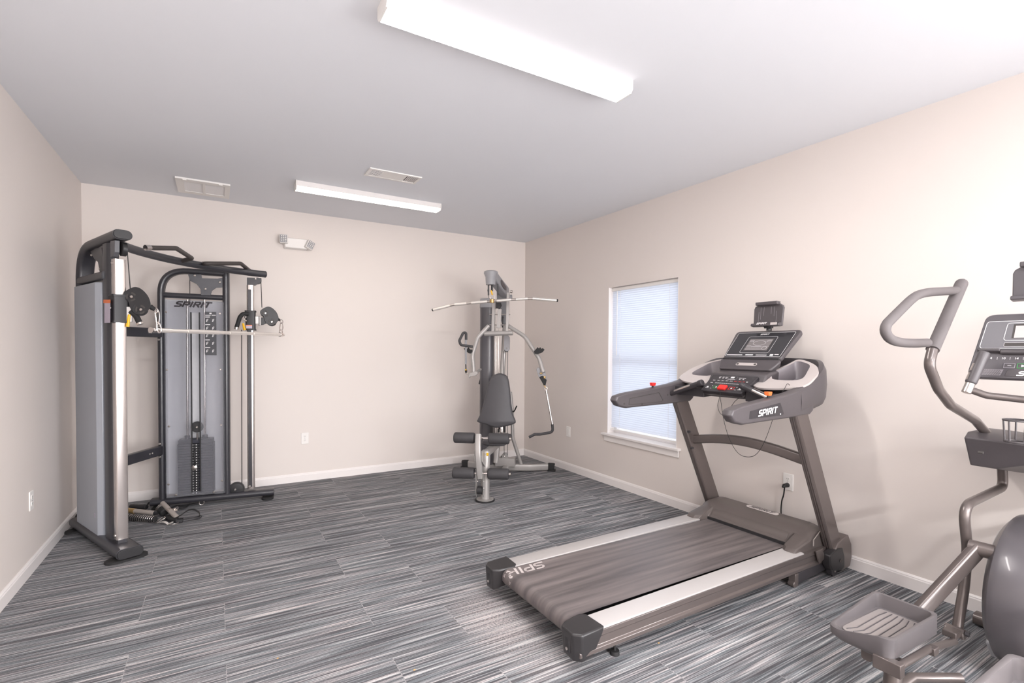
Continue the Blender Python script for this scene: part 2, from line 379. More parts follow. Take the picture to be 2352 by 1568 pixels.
# ================================================================ ROOM
g = G(); g.box((ROOM_W/2, REAR/2, -.05), (ROOM_W+.4, -REAR+.4, .1)); struct(g.obj('floor', 'carpet'))
g = G(); g.box((ROOM_W/2, REAR/2, ROOM_H+.05), (ROOM_W+.4, -REAR+.4, .1)); struct(g.obj('ceiling', 'ceiling'))
g = G(); g.box((ROOM_W/2, .06, ROOM_H/2), (ROOM_W+.4, .12, ROOM_H)); struct(g.obj('wall_back', 'wall'))
g = G(); g.box((-.06, REAR/2, ROOM_H/2), (.12, -REAR, ROOM_H)); struct(g.obj('wall_left', 'wall'))
g = G(); g.box((ROOM_W/2, REAR-.06, ROOM_H/2), (ROOM_W+.4, .12, ROOM_H)); struct(g.obj('wall_rear', 'wall'))
WY0, WY1, WZ0, WZ1 = -2.497, -1.598, .515, 1.995
g = G(); T = .16
for y0, y1, z0, z1 in ((REAR, WY0, 0, ROOM_H), (WY1, 0, 0, ROOM_H), (WY0, WY1, 0, WZ0), (WY0, WY1, WZ1, ROOM_H)):
    g.box((ROOM_W+T/2, (y0+y1)/2, (z0+z1)/2), (T, y1-y0, z1-z0))
struct(g.obj('wall_right', 'wall'))
def base_profile(): return [(0, 0), (.013, 0), (.013, .066), (.010, .072), (.010, .076), (.006, .082), (.004, .085), (0, .085)]
def baseboard(name, a, b, n):
    a, b, n = Vector(a), Vector(b), Vector(n); g = G(); pr = base_profile()
    g.loft([[a+n*x+Z*z for x, z in pr], [b+n*x+Z*z for x, z in pr]]); struct(g.obj(name, 'trim', ang=20))
baseboard('baseboard_back', (0, 0, 0), (ROOM_W, 0, 0), (0, -1, 0))
baseboard('baseboard_left', (0, REAR, 0), (0, 0, 0), (1, 0, 0))
baseboard('baseboard_right', (ROOM_W, REAR, 0), (ROOM_W, 0, 0), (-1, 0, 0))
baseboard('baseboard_rear', (0, REAR, 0), (ROOM_W, REAR, 0), (0, 1, 0))

# window: frame, glass, sill, apron
WX = ROOM_W
wr = bpy.data.objects.new('window_1', None); C.objects.link(wr); wr.location = (WX, (WY0+WY1)/2, WZ0); wr['kind'] = 'structure'; wr['_o'] = tuple(wr.location)
g = G(); xf = WX+.11; yc = (WY0+WY1)/2; zc = (WZ0+WZ1)/2
for z in (WZ0+.025, WZ1-.025, zc): g.box((xf, yc, z), (.045, WY1-WY0, .045))
for y in (WY0+.022, WY1-.022): g.box((xf, y, zc), (.041, .044, WZ1-WZ0-.002))
g.obj('window_frame', 'trim', wr, .003)
g = G(); g.box((xf, yc, zc), (.006, WY1-WY0-.06, WZ1-WZ0-.06)); g.obj('window_pane', 'glass', wr)
g = G(); g.prism([V(a, b, WZ0-.015) for a, b in ((WX-.045, WY0-.05), (WX+.0, WY0-.05), (WX+.0, WY0), (WX+.09, WY0), (WX+.09, WY1), (WX+.0, WY1), (WX+.0, WY1+.05), (WX-.045, WY1+.05))], (0, 0, .022)); g.obj('window_sill', 'trim', wr, .004)
g = G(); g.box((WX-.009, yc, WZ0-.045), (.018, WY1-WY0+.06, .06)); g.obj('window_apron', 'trim', wr, .003)
g = G(); g.box((WX+.045, WY1-.004, zc), (.09, .008, WZ1-WZ0)); g.box((WX+.045, WY0+.004, zc), (.09, .008, WZ1-WZ0)); g.obj('window_jamb', 'trim', wr)
# mini blind hanging in the recess
bx = WX+.050
br_ = root('window_blind', 'white horizontal mini blind lowered inside the window recess', 'blind', (bx, yc, WZ0+.04))
g = G(); g.box((bx, yc, WZ1-.018), (.028, WY1-WY0-.022, .032)); g.obj('headrail', 'white', br_, .002)
g = G(); zz = WZ1-.048; k = 0
while zz > WZ0+.062:
    a = math.radians(62); w_ = .0125; dx, dz = w_*math.cos(a), w_*math.sin(a); bow = .0016
    cs = [(bx-dx, zz-dz), (bx-dx*.35-bow, zz-dz*.35+bow*.6), (bx+dx*.35-bow, zz+dz*.35+bow*.6), (bx+dx, zz+dz)]
    y0, y1 = WY0+.014, WY1-.014
    vs = [(x, y, z) for y in (y0, y1) for x, z in cs]
    g.add(vs, [(0, 1, 5, 4), (1, 2, 6, 5), (2, 3, 7, 6)]); zz -= .0205; k += 1
g.obj('slats', 'slat', br_, ang=80)
g = G(); g.box((bx, yc, WZ0+.045), (.02, WY1-WY0-.026, .014)); g.obj('bottom_rail', 'white', br_, .002)
for yy in (WY1-.14, WY0+.13):
    g = G(); g.cyl((bx-.015, yy, WZ0+.05), (bx-.015, yy, WZ1-.03), .0012, n=6); g.obj('ladder_cord', 'white', br_)
g = G(); g.cyl((bx-.022, WY1-.10, WZ1-.04), (bx-.024, WY1-.10, WZ1-.68), .004, n=8); g.obj('tilt_wand', 'white', br_)

# outlets
def outlet(P, n, label, kind='duplex', plug=False, w_=.072, h_=.116):
    P = Vector(P); n = Vector(n); s_ = n.cross(Z) if True else 0; s_.normalize()
    r = root('wall_outlet', label, 'outlet', tuple(P))
    g = G(); g.box(P+n*.0035, (.007, w_, h_), (n, s_, Z)); g.obj('cover_plate', 'white', r, .003)
    for dz in (.02, -.02):
        g = G(); g.m = 0; f = P+Z*dz+n*.007
        g.prism([f+s_*(.017*math.cos(t))+Z*(max(-.0135, min(.0135, .017*math.sin(t)))) for t in [2*math.pi*k/20 for k in range(20)]], n*.0022)
        g.m = 1; f2 = f+n*.0024
        g.box(f2+s_*.006+Z*.003, (.0006, .002, .008), (n, s_, Z)); g.box(f2-s_*.006+Z*.003, (.0006, .002, .007), (n, s_, Z)); g.cyl(f2-Z*.007, f2-Z*.007+n*.0005, .0024, n=8)
        g.obj('receptacle', ['white', 'slot'], r)
    g = G(); g.cyl(P+n*.007, P+n*.0085, .003, n=10); g.obj('screw', 'greyplastic', r)
    return r
outlet((1.749, 0, .441), (0, -1, 0), 'white duplex outlet on the back wall beneath the emergency light')
outlet((0, -1.435, .433), (1, 0, 0), 'white duplex outlet on the left wall beside the cable machine')
outlet((ROOM_W, -3.484, .452), (-1, 0, 0), 'white duplex outlet on the right wall behind the treadmill, cord plugged in')
P = V(ROOM_W, -.951, .44); r = root('wall_outlet', 'small white outlet plate on the right wall between corner and window', 'outlet', tuple(P))
g = G(); g.box(P+V(-.0035, 0, 0), (.007, .072, .116)); g.obj('cover_plate', 'white', r, .003)
g = G(); g.box(P+V(-.008, 0, 0), (.004, .034, .068)); g.obj('insert', 'white', r, .001)

# ceiling fixtures
def fixture(y, label, glow):
    x0, x1 = 1.54, 2.815; r = root('ceiling_light', label, 'ceiling light', ((x0+x1)/2, y, ROOM_H), 'ceiling strip lights')
    H = ROOM_H; w_ = .062
    g = G(); pr = [(-w_-.002, H), (-w_-.002, H-.044), (w_+.002, H-.044), (w_+.002, H)]
    g.loft([[V(x, y+a, b) for a, b in pr] for x in (x0+.008, x1-.008)]); g.obj('housing', 'white2', r, .002)
    g = G(); xa, xb, q = x0+.007, x1-.007, w_-.003
    g.m = 0; g.add([V(xa, y-q, H-.057), V(xb, y-q, H-.057), V(xb, y+q, H-.057), V(xa, y+q, H-.057)], [(0, 1, 2, 3)])
    g.m = 1
    for s_ in (-1, 1): g.add([V(xa, y+s_*q, H-.057), V(xb, y+s_*q, H-.057), V(xb, y+s_*(q+.002), H-.0445), V(xa, y+s_*(q+.002), H-.0445)], [(0, 1, 2, 3)])
    d = g.obj('diffuser', [glow, 'lampside'], r, ang=50)
    for x, dx in ((x0, 1), (x1, -1)):
        g = G(); pr = [(-w_-.005, H), (-w_-.005, H-.046), (-w_*.84, H-.063), (w_*.84, H-.063), (w_+.005, H-.046), (w_+.005, H)]
        g.prism([V(x, y+a, b) for a, b in pr], (dx*.008, 0, 0)); g.obj('end_cap', 'white', r)
    return r
M['lampside'] = emis('lamp_diffuser_side', (255, 250, 246), 1.2); M['lampglow'] = emis('lamp_diffuser', (255, 244, 232), LAMP); M['lampnear'] = emis('lamp_diffuser_near', (255, 250, 246), LAMP_NEAR)
fixture(-3.505, 'long white ceiling strip light nearest the camera, above the room centre', 'lampnear')
fixture(-.97, 'white ceiling strip light near the back wall, smaller in view', 'lampglow')

# ceiling register
r = root('ceiling_vent', 'small white ceiling air register beyond the near strip light', 'air vent', (2.19, -1.54, ROOM_H))
x0, x1, y0, y1 = 1.985, 2.40, -1.64, -1.455; H = ROOM_H
g = G()
O = [V(x0, y0, H), V(x1, y0, H), V(x1, y1, H), V(x0, y1, H)]; I = [V(x0+.02, y0+.025, H), V(x1-.02, y0+.025, H), V(x1-.02, y1-.025, H), V(x0+.02, y1-.025, H)]
g.prism(O, (0, 0, -.009), [I]); g.obj('frame', 'white', r, .002)
g = G(); g.box((2.19, -1.5475, H-.003), (.19, .13, .008)); g.obj('centre_plate', 'white', r)
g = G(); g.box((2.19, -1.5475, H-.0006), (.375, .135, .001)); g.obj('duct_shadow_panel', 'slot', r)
g = G()
for k in range(7): g.beam((2.30+k*.0135, y0+.027, H-.004), (2.30+k*.0135, y1-.027, H-.004), .007, .003, (.5, 0, 1))
g.obj('louvres', 'white2', r)
g = G()
for k in range(6): g.beam((2.01+k*.0155, y0+.027, H-.004), (2.01+k*.0155, y1-.027, H-.004), .004, .006)
for k in range(6): g.beam((2.005, y0+.036+k*.023, H-.006), (2.10, y0+.036+k*.023, H-.006), .004, .004)
g.obj('grid', 'white2', r)
# return air grille
r = root('return_grille', 'white ceiling return air grille in two panels near left corner', 'air vent', (.88, -.4, ROOM_H))
x0, x1, y0, y1 = .69, 1.08, -.62, -.185
g = G(); O = [V(x0, y0, H), V(x1, y0, H), V(x1, y1, H), V(x0, y1, H)]
I1 = [V(x0+.055, y0+.07, H), V(.878, y0+.07, H), V(.878, y1-.07, H), V(x0+.055, y1-.07, H)]
I2 = [V(.898, y0+.07, H), V(x1-.04, y0+.07, H), V(x1-.04, y1-.07, H), V(.898, y1-.07, H)]
g.prism(O, (0, 0, -.014), [I1, I2]); g.obj('frame', 'white', r, .002)
for a, b in ((x0+.055, .878), (.898, x1-.04)):
    g = G()
    for k in range(24): 
        y = y0+.08+k*.0122; g.beam((a, y, H-.006), (b, y, H-.006), .011, .0016, (0, .6, 1))
    g.obj('slats', 'white2', r)
for x in (.755, 1.01):
    g = G(); g.box((x, y0+.008, H-.017), (.028, .014, .008)); g.obj('latch', 'white', r, .002)
# emergency light on the back wall
r = root('emergency_light', 'white twin-head emergency light high on the back wall', 'emergency light', (1.665, 0, 2.39))
ec = V(1.665, -.035, 2.41)
g = G(); a0 = [V(1.555, -.005, 2.355), V(1.775, -.005, 2.355), V(1.79, -.005, 2.47), V(1.54, -.005, 2.47)]
g.loft([a0, [V(1.565, -.06, 2.365), V(1.765, -.06, 2.365), V(1.775, -.06, 2.46), V(1.555, -.06, 2.46)]]); g.obj('body', 'white', r, .006)
for c, ax, nm in ((V(1.55, -.07, 2.44), (V(.98, -.15, 0), V(.15, .98, 0), Z), 0), (V(1.79, -.07, 2.405), (V(.86, .28, -.42), V(-.3, .95, .02), V(.40, .11, .91)), 1)):
    ax = tuple(x.normalized() for x in ax)
    h = G(); h.box(c, (.075, .05, .085), ax); ho = h.obj('lamp_head', 'white', r, .006)
    h = G(); h.m = 0; h.box(c-ax[1]*.026, (.062, .003, .070), ax)
    h.m = 1
    for i in range(3):
        for j in range(4): h.ball(c-ax[1]*.0285+ax[0]*((i-1)*.018)+ax[2]*((j-1.5)*.0165), (.0065, .002, .0055), 8, ax)
    h.obj('lens', ['greyplastic', 'white'], ho)
# ================================================================ TREADMILL
TY = -3.45
r = root('treadmill', 'dark bronze-grey treadmill with wide belt and console facing the right wall', 'treadmill', (3.2, TY, 0))
def sym(y): return 2*TY-y
M['steelrail'] = mat('foot_rail_aluminium', (192, 187, 185), .42, .25, var=.02)
# deck: side rails with silver foot rails, belt, roller
zr, zf = .163, .175
def dz(x): return zr+(zf-zr)*(x-2.4)/1.6
yo = .415      # half width of the deck
for sgn in (-1, 1):
    Y = TY+sgn*yo
    g = G()
    pr = [(0, 0), (0, -.022), (-.006, -.030), (-.006, -.062), (.004, -.070), (.004, -.088), (-.02, -.092), (-.075, -.092), (-.075, -.02), (-.10, -.012), (-.10, 0)]
    g.loft([[V(x, Y+sgn*a, dz(x)-.004+b) for a, b in pr] for x in (2.27, 4.16)]); g.obj('side_rail', 'brownmetal', r, .002)
    g = G(); g.loft([[V(x, Y+sgn*a, dz(x)+b) for a, b in ((-.003, -.004), (-.003, .002), (-.010, .005), (-.112, .005), (-.116, .002), (-.116, -.010))] for x in (2.36, 3.93)])
    g.obj('foot_rail', 'steelrail', r, .0015)
def belt_loop(y):
    xr, zr_ = 2.335, .128; R_ = .043; out = [V(4.05, y, .172)]
    for k in range(13):
        t = math.radians(90+15*k); out.append(V(xr+R_*math.cos(t), y, zr_+R_*math.sin(t)))
    out.append(V(4.05, y, .09)); return out
g = G(); g.loft([belt_loop(TY-.285), belt_loop(TY+.285)], cap=False); belt = g.obj('running_belt', 'belt', r, ang=30)
g = G(); g.cyl((2.335, TY-.30, .128), (2.335, TY+.30, .128), .041, n=32); g.obj('rear_roller', 'consoledark', r)
g = G(); g.box((3.15, TY, .125), (1.6, .60, .03)); g.obj('deck_board', 'black', r)
# lettering along the belt edge, running over the rear roller
g = G(); logo(g, (2.36, TY+.235, 0), (-1, 0, 0), (0, -1, 0), .34, .072, sw=.17, th=0, shear=.3)
for v in g.v:
    x = v.x; R_ = .0436
    if x >= 2.335: v.z = .1716+(x-2.335)*.0002
    else:
        a = (2.335-x)/R_; v.x = 2.335-R_*math.sin(a); v.z = .128+R_*math.cos(a)
g.obj('belt_lettering', 'silverplastic', belt)
# rear end caps
for sgn, lab in ((-1, 0), (1, 1)):
    Y = TY+sgn*(yo+.008); inn = TY+sgn*.292; g = G()
    x0, x1 = 2.245, 2.40
    top = [V(x1, Y, .178), V(x0+.03, Y, .172), V(x0, Y-sgn*.03, .170), V(x0, inn+sgn*.02, .170), V(x0+.035, inn, .171), V(x1-.03, inn-sgn*.012, .176), V(x1-.005, inn+sgn*.012, .178)]
    bot = [V(x1-.055, Y-sgn*.008, .055), V(x0+.035, Y-sgn*.004, .05), V(x0+.008, Y-sgn*.033, .05), V(x0+.008, inn+sgn*.03, .055), V(x0+.03, inn+sgn*.018, .06), V(x1-.06, inn+sgn*.018, .07), V(x1-.055, inn+sgn*.04, .07)]
    mid = [(a*.82+b*.18)+V(0, sgn*.004 if i in (0, 1) else 0, 0) for i, (a, b) in enumerate(zip(top, bot))]
    low = [(a*.1+b*.9) for a, b in zip(top, bot)]
    g.loft([bot, low, mid, top]); c = g.obj('rear_end_cap', 'capblack', r, .008, 3)
    g = G(); xx = x0-.001; ym = (Y+inn)/2-sgn*.0
    g.box((x0+.004, ym, .108), (.006, .030, .062)); g.obj('adjuster_recess', 'black', c, .003)
    g = G(); g.cyl((x0-.002, ym, .092), (x0+.01, ym, .092), .007, n=10); g.obj('adjuster_bolt', 'steel', c)
g = G(); g.cyl((2.318, TY+.288, .10), (2.335, TY+.288, .10), .006, n=10); g.obj('roller_cap', 'blue', r)
# levelling feet and lift frame
for sgn in (-1, 1):
    g = G(); y = TY+sgn*.375; g.cyl((2.50, y, 0), (2.50, y, .018), .022, .02); g.cyl((2.50, y, .018), (2.50, y, .085), .006); g.obj('levelling_foot', 'rubber', r)
    y = TY+sgn*.40; g = G(); g.beam((3.86, y, .045), (4.17, y, .066), .035, .062); g.obj('lift_arm', 'consoledark', r, .003)
    g = G(); g.box((3.845, y, .042), (.03, .044, .075)); g.cyl((3.835, y-.02, .018), (3.835, y+.02, .018), .018); g.obj('lift_arm_foot', 'brownmetal', r, .004)
    y = TY+sgn*.435; g = G(); g.cyl((4.19, y-.018, .036), (4.19, y+.018, .036), .036, n=28); wh = g.obj('transport_wheel', 'consoledark', r, .004)
    g = G(); g.cyl((4.19, y+sgn*.0185, .036), (4.19, y+sgn*.021, .036), .011); g.obj('axle_bolt', 'steel', wh)
# uprights, shoes
for sgn in (-1, 1):
    Y = TY+sgn*.422; a = V(4.262, Y, .09); b = V(3.795, Y, 1.06); d = (b-a).normalized(); s_ = V(0, 1, 0); f_ = d.cross(s_).normalized()
    W_, D_ = .052, .115
    # extrusion with two grooves on the face towards the user
    back = -1 if f_.x > 0 else 1; f_ = f_*(1 if f_.x > 0 else -1)       # f_ points forward (+x)
    sec = [(-W_/2, D_/2-.008), (-W_/2+.008, D_/2), (W_/2-.008, D_/2), (W_/2, D_/2-.008), (W_/2, -D_/2+.01), (W_/2-.006, -D_/2+.002), (W_/2-.016, -D_/2), (W_/2-.018, -D_/2+.005), (W_/2-.021, -D_/2+.005), (W_/2-.023, -D_/2), (-W_/2+.023, -D_/2), (-W_/2+.021, -D_/2+.005), (-W_/2+.018, -D_/2+.005), (-W_/2+.016, -D_/2), (-W_/2+.006, -D_/2+.002), (-W_/2, -D_/2+.01)]
    g = G(); g.loft([[p+s_*u+f_*v for u, v in sec] for p in (a, b)]); g.obj('upright', 'brownmetal', r, .0015)
    yy = TY+sgn*.432; q = lambda x, z: V(x, yy-.034, z)
    g = G(); g.prism([q(4.165, .165), q(4.20, .205), q(4.315, .235), q(4.355, .17), q(4.362, .09), q(4.345, .035), q(4.25, .022), q(4.175, .07)], (0, .068, 0)); sh = g.obj('upright_shoe', 'brownmetal', r, .006, 3)
    yo_ = TY+sgn*.470; q = lambda x, z: V(x, yo_, z)
    g = G(); g.prism([q(4.10, .148), q(4.19, .178), q(4.245, .17), q(4.27, .11), q(4.272, .045), q(4.235, .03), q(4.13, .052), q(4.105, .09)], (0, -sgn*.05, 0)); hc = g.obj('pivot_cover', 'capblack', r, .007, 3)
    g = G(); g.cyl((4.222, yo_-.001*sgn, .095), (4.222, yo_+sgn*.003, .095), .012, n=20); g.obj('bolt', 'slot', hc)
    g = G(); g.cyl((4.35, yy, .125), (4.378, yy, .125), .014); g.obj('rear_knob', 'black', sh)
    g = G(); q = lambda x, z: V(x, TY+sgn*.424, z)
    g.prism([q(4.02, .178), q(4.085, .185), q(4.115, .12), q(4.055, .10)], (0, sgn*.012, 0)); g.obj('hinge_plate', 'brownmetal', r, .003)
g = G(); g.tube([(4.03, TY-.41, .20), (4.04, TY-.405, .235), (4.17, TY-.40, .30)], .003, 6); g.obj('gas_strut_wire', 'steel', r)
# cross brace between the uprights, bowed upward
g = G(); pts = [V(3.955-.0*k, TY+.40-.80*k/14, .72+.052*math.sin(math.pi*k/14)) for k in range(15)]
pts = [p+V(-.02*math.sin(math.pi*k/14), 0, 0) for k, p in enumerate(pts)]
g.oval(pts, .045, .062, up=Z, rad=.014); cb = g.obj('cross_brace', 'brownmetal', r)
for sgn in (-1, 1):
    for dz_ in ((.062, -.06) if sgn > 0 else ()):
        g = G(); g.cyl((3.89+(-.6*dz_*.5), TY+sgn*.389, .72+dz_), (3.91+(-.6*dz_*.5), TY+sgn*.389, .72+dz_), .008, n=12); g.obj('bolt', 'consoledark', cb)
# motor hood
def hood_ring(y, k, ex=0):
    # profile from belt edge over the top down to the front; k lowers the crown near the ends
    pr = [(3.965-ex, .182), (3.985-ex, .200), (4.03, .212+.03*k), (4.055, .217+.050*k), (4.10, .222+.062*k), (4.18, .218+.071*k), (4.25, .20+.055*k), (4.30, .17+.02*k), (4.31, .09), (3.965-ex, .09)]
    return [V(x, y, z) for x, z in pr]
ys = [(-.392, .35, .085), (-.385, .65, .095), (-.36, .86, .10), (-.33, .96, .098), (-.300, 1, .07), (-.286, 1, 0), (-.15, 1, 0), (.15, 1, 0), (.286, 1, 0), (.300, 1, .07), (.33, .96, .098), (.36, .86, .10), (.385, .65, .095), (.392, .35, .085)]
g = G(); g.loft([hood_ring(TY+a, k, e) for a, k, e in ys]); hood = g.obj('motor_hood', 'hoodbrown', r, .004, 2, ang=28)
g = G(); g.box((3.967, TY, .180), (.012, .57, .018)); g.obj('belt_gap_seal', 'black', r)
g = G(); ex, ey = V(0, -1, 0), V(.08, 0, .006).normalized(); o = V(4.14, TY-.012, .2885); n_ = ex.cross(ey); pts = []
for k in range(24):
    t = 2*math.pi*k/24; cx_ = .092 if math.cos(t) > 0 else -.092; pts.append(o+ex*(cx_+.021*math.cos(t))+ey*(.021*math.sin(t)))
g.m = 0; g.prism(pts, n_*.003); g.m = 1; logo(g, o, ex, ey, .170, .029, sw=.22, th=.0034); g.obj('badge', ['silverplastic', 'darkink'], hood)
# embossed panel on the hood front slope
g = G(); pts = []
for y, z_ in ((-.26, 0), (-.25, 1), (.25, 1), (.26, 0)): pass
g.loft([[V(4.022+.0*a, TY+y, .242-a*.003) , V(4.0, TY+y, .2275-a*.003), V(3.988, TY+y, .2045-a*.0), V(3.986, TY+y, .200), V(4.02, TY+y, .235)] for y, a in ((-.27, 1), (-.24, 0), (.24, 0), (.27, 1))])
g.obj('hood_step', 'hoodbrown', hood, .002)
# power cord to the wall outlet
g = G(); g.tube(smooth([V(4.31, TY-.02, .03), V(4.375, TY-.02, .10), V(4.378, TY-.0, .22), V(4.375, TY-.005, .31), V(4.37, TY-.02, .36), V(4.36, TY-.033, .425)], 6), .0045, 10); pc = g.obj('power_cord', 'cable', r)
g = G(); g.cyl((4.350, TY-.034, .431), (4.392, TY-.034, .431), .013, .016, 14); g.cyl((4.335, TY-.034, .424), (4.352, TY-.034, .431), .006, .012, 10); g.obj('plug', 'cable', pc)

# ---- console: handrail arms and wrap-around shell
def arm_pts(sgn):      # outline of the outer face in x,z
    return [(3.185, 1.035), (3.20, 1.062), (3.27, 1.078), (3.50, 1.103), (3.70, 1.128), (3.86, 1.160), (3.93, 1.185), (3.93, 1.02), (3.90, 1.000), (3.70, .992), (3.42, .986), (3.28, .982), (3.215, 1.000)]
shell_mat = 'console'
arms = []
for sgn in (-1, 1):
    yo_ = TY+sgn*.452; P_ = arm_pts(sgn); o_ = [V(x, yo_, z) for x, z in P_]; i_ = [V(x, yo_-sgn*.062, z) for x, z in P_]
    cen = V(3.55, yo_, 1.05)
    def shr(p, y, k): return V(cen.x+(p.x-cen.x)*(1-k*.02), y, cen.z+(p.z-cen.z)*(1-k*.10))
    g = G(); g.loft([[shr(p, yo_, 1) for p in o_], [shr(p, yo_-sgn*.010, 0) for p in o_], [shr(p, yo_-sgn*.052, 0) for p in o_], [shr(p, yo_-sgn*.062, 1) for p in o_]]); a_ = g.obj('handrail_arm', shell_mat, r, .004, 2, ang=40); arms.append(a_)
    # recessed panel and end cap
    g = G(); yy = yo_+sgn*.0006; q = lambda x, z: V(x, yy, z)
    g.m = 0; g.prism([q(3.33, 1.010), q(3.335, 1.050), q(3.60, 1.082), q(3.635, 1.020), q(3.62, 1.012)], (0, -sgn*.002, 0))
    if sgn < 0: g.m = 1; logo(g, (3.487, yy-.0022, 1.041), (1, 0, .075), (0, 0, 1), .165, .034, sw=.22, th=.0006, shear=.28)
    g.obj('arm_panel', ['consoledark', 'ink'], a_)
    if sgn > 0:
        g = G(); yi = yo_-sgn*.0625; q = lambda x, z: V(x, yi, z)
        pl = [q(3.30, 1.005), q(3.31, 1.045), q(3.575, 1.075), q(3.615, 1.018), q(3.60, 1.010)]
        g.prism(pl, (0, sgn*.002, 0)); g.obj('arm_panel', 'console', a_, .001)
        g = G()
        for k in range(5): g.tube([pl[k]-V(0, .001*sgn, 0), pl[(k+1) % 5]-V(0, .001*sgn, 0)], .0016, 6)
        for x, z in ((3.26, 1.012), (3.42, 1.002), (3.66, 1.055)): g.cyl(q(x, z), q(x, z)-V(0, .002*sgn, 0), .006, n=10)
        g.obj('arm_seam', 'slot', a_)
    g = G(); g.ball((3.602, yo_+sgn*.001, 1.020), (.005, .002, .005), 8); g.obj('arm_rivet', 'ink', a_)
    # thumb switch
    g = G(); c = V(3.545, yo_-sgn*.035, 1.115); g.cyl(c-Z*.012, c+Z*.006, .008, n=10); sw = g.obj('toggle_stem', 'cable', a_)
    g = G(); g.loft([[c+V(x*(.013+.004*k), y*(.013+.002*k), .004+.022*k) for x, y in ((-1, -1), (1, -1), (1, 1), (-1, 1))] for k in (0, 1)]); g.obj('toggle_cap', 'orange' if sgn < 0 else 'red', sw, .003)
    # pulse grip
    e0 = V(3.70, yo_-sgn*.05, 1.060); e1 = V(3.705, TY+sgn*.165, 1.145)
    g = G(); g.tube(fillet([V(3.74, yo_-sgn*.03, 1.05), e0, e1], .03), .0185, 16); pg = g.obj('pulse_grip', 'consoledark', r)
    d = (e1-e0).normalized(); g = G(); up = V(-.5, 0, 1).normalized(); sd = d.cross(up).normalized(); up = sd.cross(d)*-1 if sd.cross(d).z < 0 else sd.cross(d)
    for off in (-1, 1):
        g.sweep([e0+d*.05, e0+d*.19], [(.0193*math.cos(t), .0193*math.sin(t)) for t in [math.radians(90+off*(14+8*j)) for j in range(6)]]+[(.0165*math.cos(t), .0165*math.sin(t)) for t in [math.radians(90+off*(14+8*j)) for j in range(5, -1, -1)]], up=(-.6, 0, 1))
    g.obj('contact_plate', 'steel', pg)
    g = G(); g.roll(e1-d*.004, e1+d*.030, .0215, .006, 18); g.obj('grip_end', 'consoledark', pg)
# shell band around the console
plan = []
def plan_pt(t):     # t from -1 (near arm) to 1 (far arm)
    pass
near = fillet([V(3.80, -.452, 0), V(4.10, -.452, 0), V(4.215, -.30, 0), V(4.235, 0, 0)], [.20, .14], 8)
half = near+[V(p.x, -p.y, 0) for p in near[::-1]][1:]
rings = []; Lt = [0]
for i in range(1, len(half)): Lt.append(Lt[-1]+(half[i]-half[i-1]).length)
for i, p in enumerate(half):
    s0 = min(Lt[i], Lt[-1]-Lt[i]); k = min(1, s0/.42); k = k*k*(3-2*k); k2 = min(1, s0/.62)
    zl = .995+.125*k2; zh = 1.147+.150*k+.02*k2
    d = (half[min(i+1, len(half)-1)]-half[max(i-1, 0)]).normalized(); nrm = V(d.y, -d.x, 0)     # outward
    o = V(p.x, TY+p.y, 0); hgt = zh-zl
    rings.append([o+nrm*.0+Z*(zl+hgt*.18), o+nrm*.004+Z*(zl+hgt*.5), o+nrm*.0+Z*(zl+hgt*.86), o-nrm*.014+Z*zh, o-nrm*.040+Z*(zh+.002), o-nrm*.046+Z*(zh-.02), o-nrm*.046+Z*(zl+.02), o-nrm*.03+Z*zl, o-nrm*.012+Z*(zl+hgt*.03)])
g = G(); g.loft(rings); shell = g.obj('console_shell', shell_mat, r, 0, ang=50)
# sloping deck plane of the console tray
DP = V(3.78, TY, 1.135); DN = V(-.175, 0, .36).normalized(); DU = V(.36, 0, .175).normalized()
def dk(u, v, off=0): return onp(u, v, DP, DN)+DN*off
def mir(pts): return [V(p.x, sym(p.y), p.z) for p in pts][::-1]
outer = [(1725, 883), (1744.5, 891.5), (1783, 893), (1812, 892), (1835, 889), (1850, 885), (1862, 878), (1872.5, 867), (1878, 860), (1880, 852), (1877, 843), (1866.5, 835.7), (1853, 830), (1839.8, 826.8), (1828, 828), (1813, 835.7), (1772.8, 855), (1768, 856), (1767.6, 870), (1737, 867)]
hole = [(1774, 857.5), (1774, 870.7), (1798, 874), (1818, 874.5), (1835, 873), (1847, 867), (1856, 852), (1860.6, 841.7), (1853.9, 835.7), (1832.3, 830.5), (1816, 838)]
for fl in (0, 1):
    O_ = [dk(u, v, .004) for u, v in outer]; H_ = [dk(u, v, .004) for u, v in hole]
    O_ = smooth(O_+[O_[0]], 3)[:-1]; H_ = smooth(H_+[H_[0]], 3)[:-1]
    if fl: O_ = mir(O_); H_ = mir(H_)
    g = G(); g.prism(O_, -DN*.012, [H_]); tr = g.obj('silver_trim', 'silverplastic', shell, .002)
    g = G(); cen = sum(H_, V(0, 0, 0))/len(H_); dn = V(.0, 0, -.105); n = len(H_)
    lo = [cen+(p-cen)*.93+dn for p in H_]
    g.add(H_+lo, [(k, (k+1) % n, n+(k+1) % n, n+k) for k in range(n)]+[tuple(range(n, 2*n))]); g.obj('cup_pocket', 'cuplight', tr, ang=60)
# dark under-body of the tray
for sgn in (-1, 1):
    g = G()
    g.loft([[V(3.735, y, 1.115), V(3.735, y, 1.055), V(4.08, y, 1.075), V(4.12, y, 1.10), V(4.08, y, 1.13), V(4.0, y, 1.10)] for y in (TY+sgn*.15, TY+sgn*.40)])
    for v in g.v:
        if abs(v.y-TY) > .3 and v.x > 3.9: v.x -= .12
    g.obj('tray_underside', 'consoledark', shell, .004)
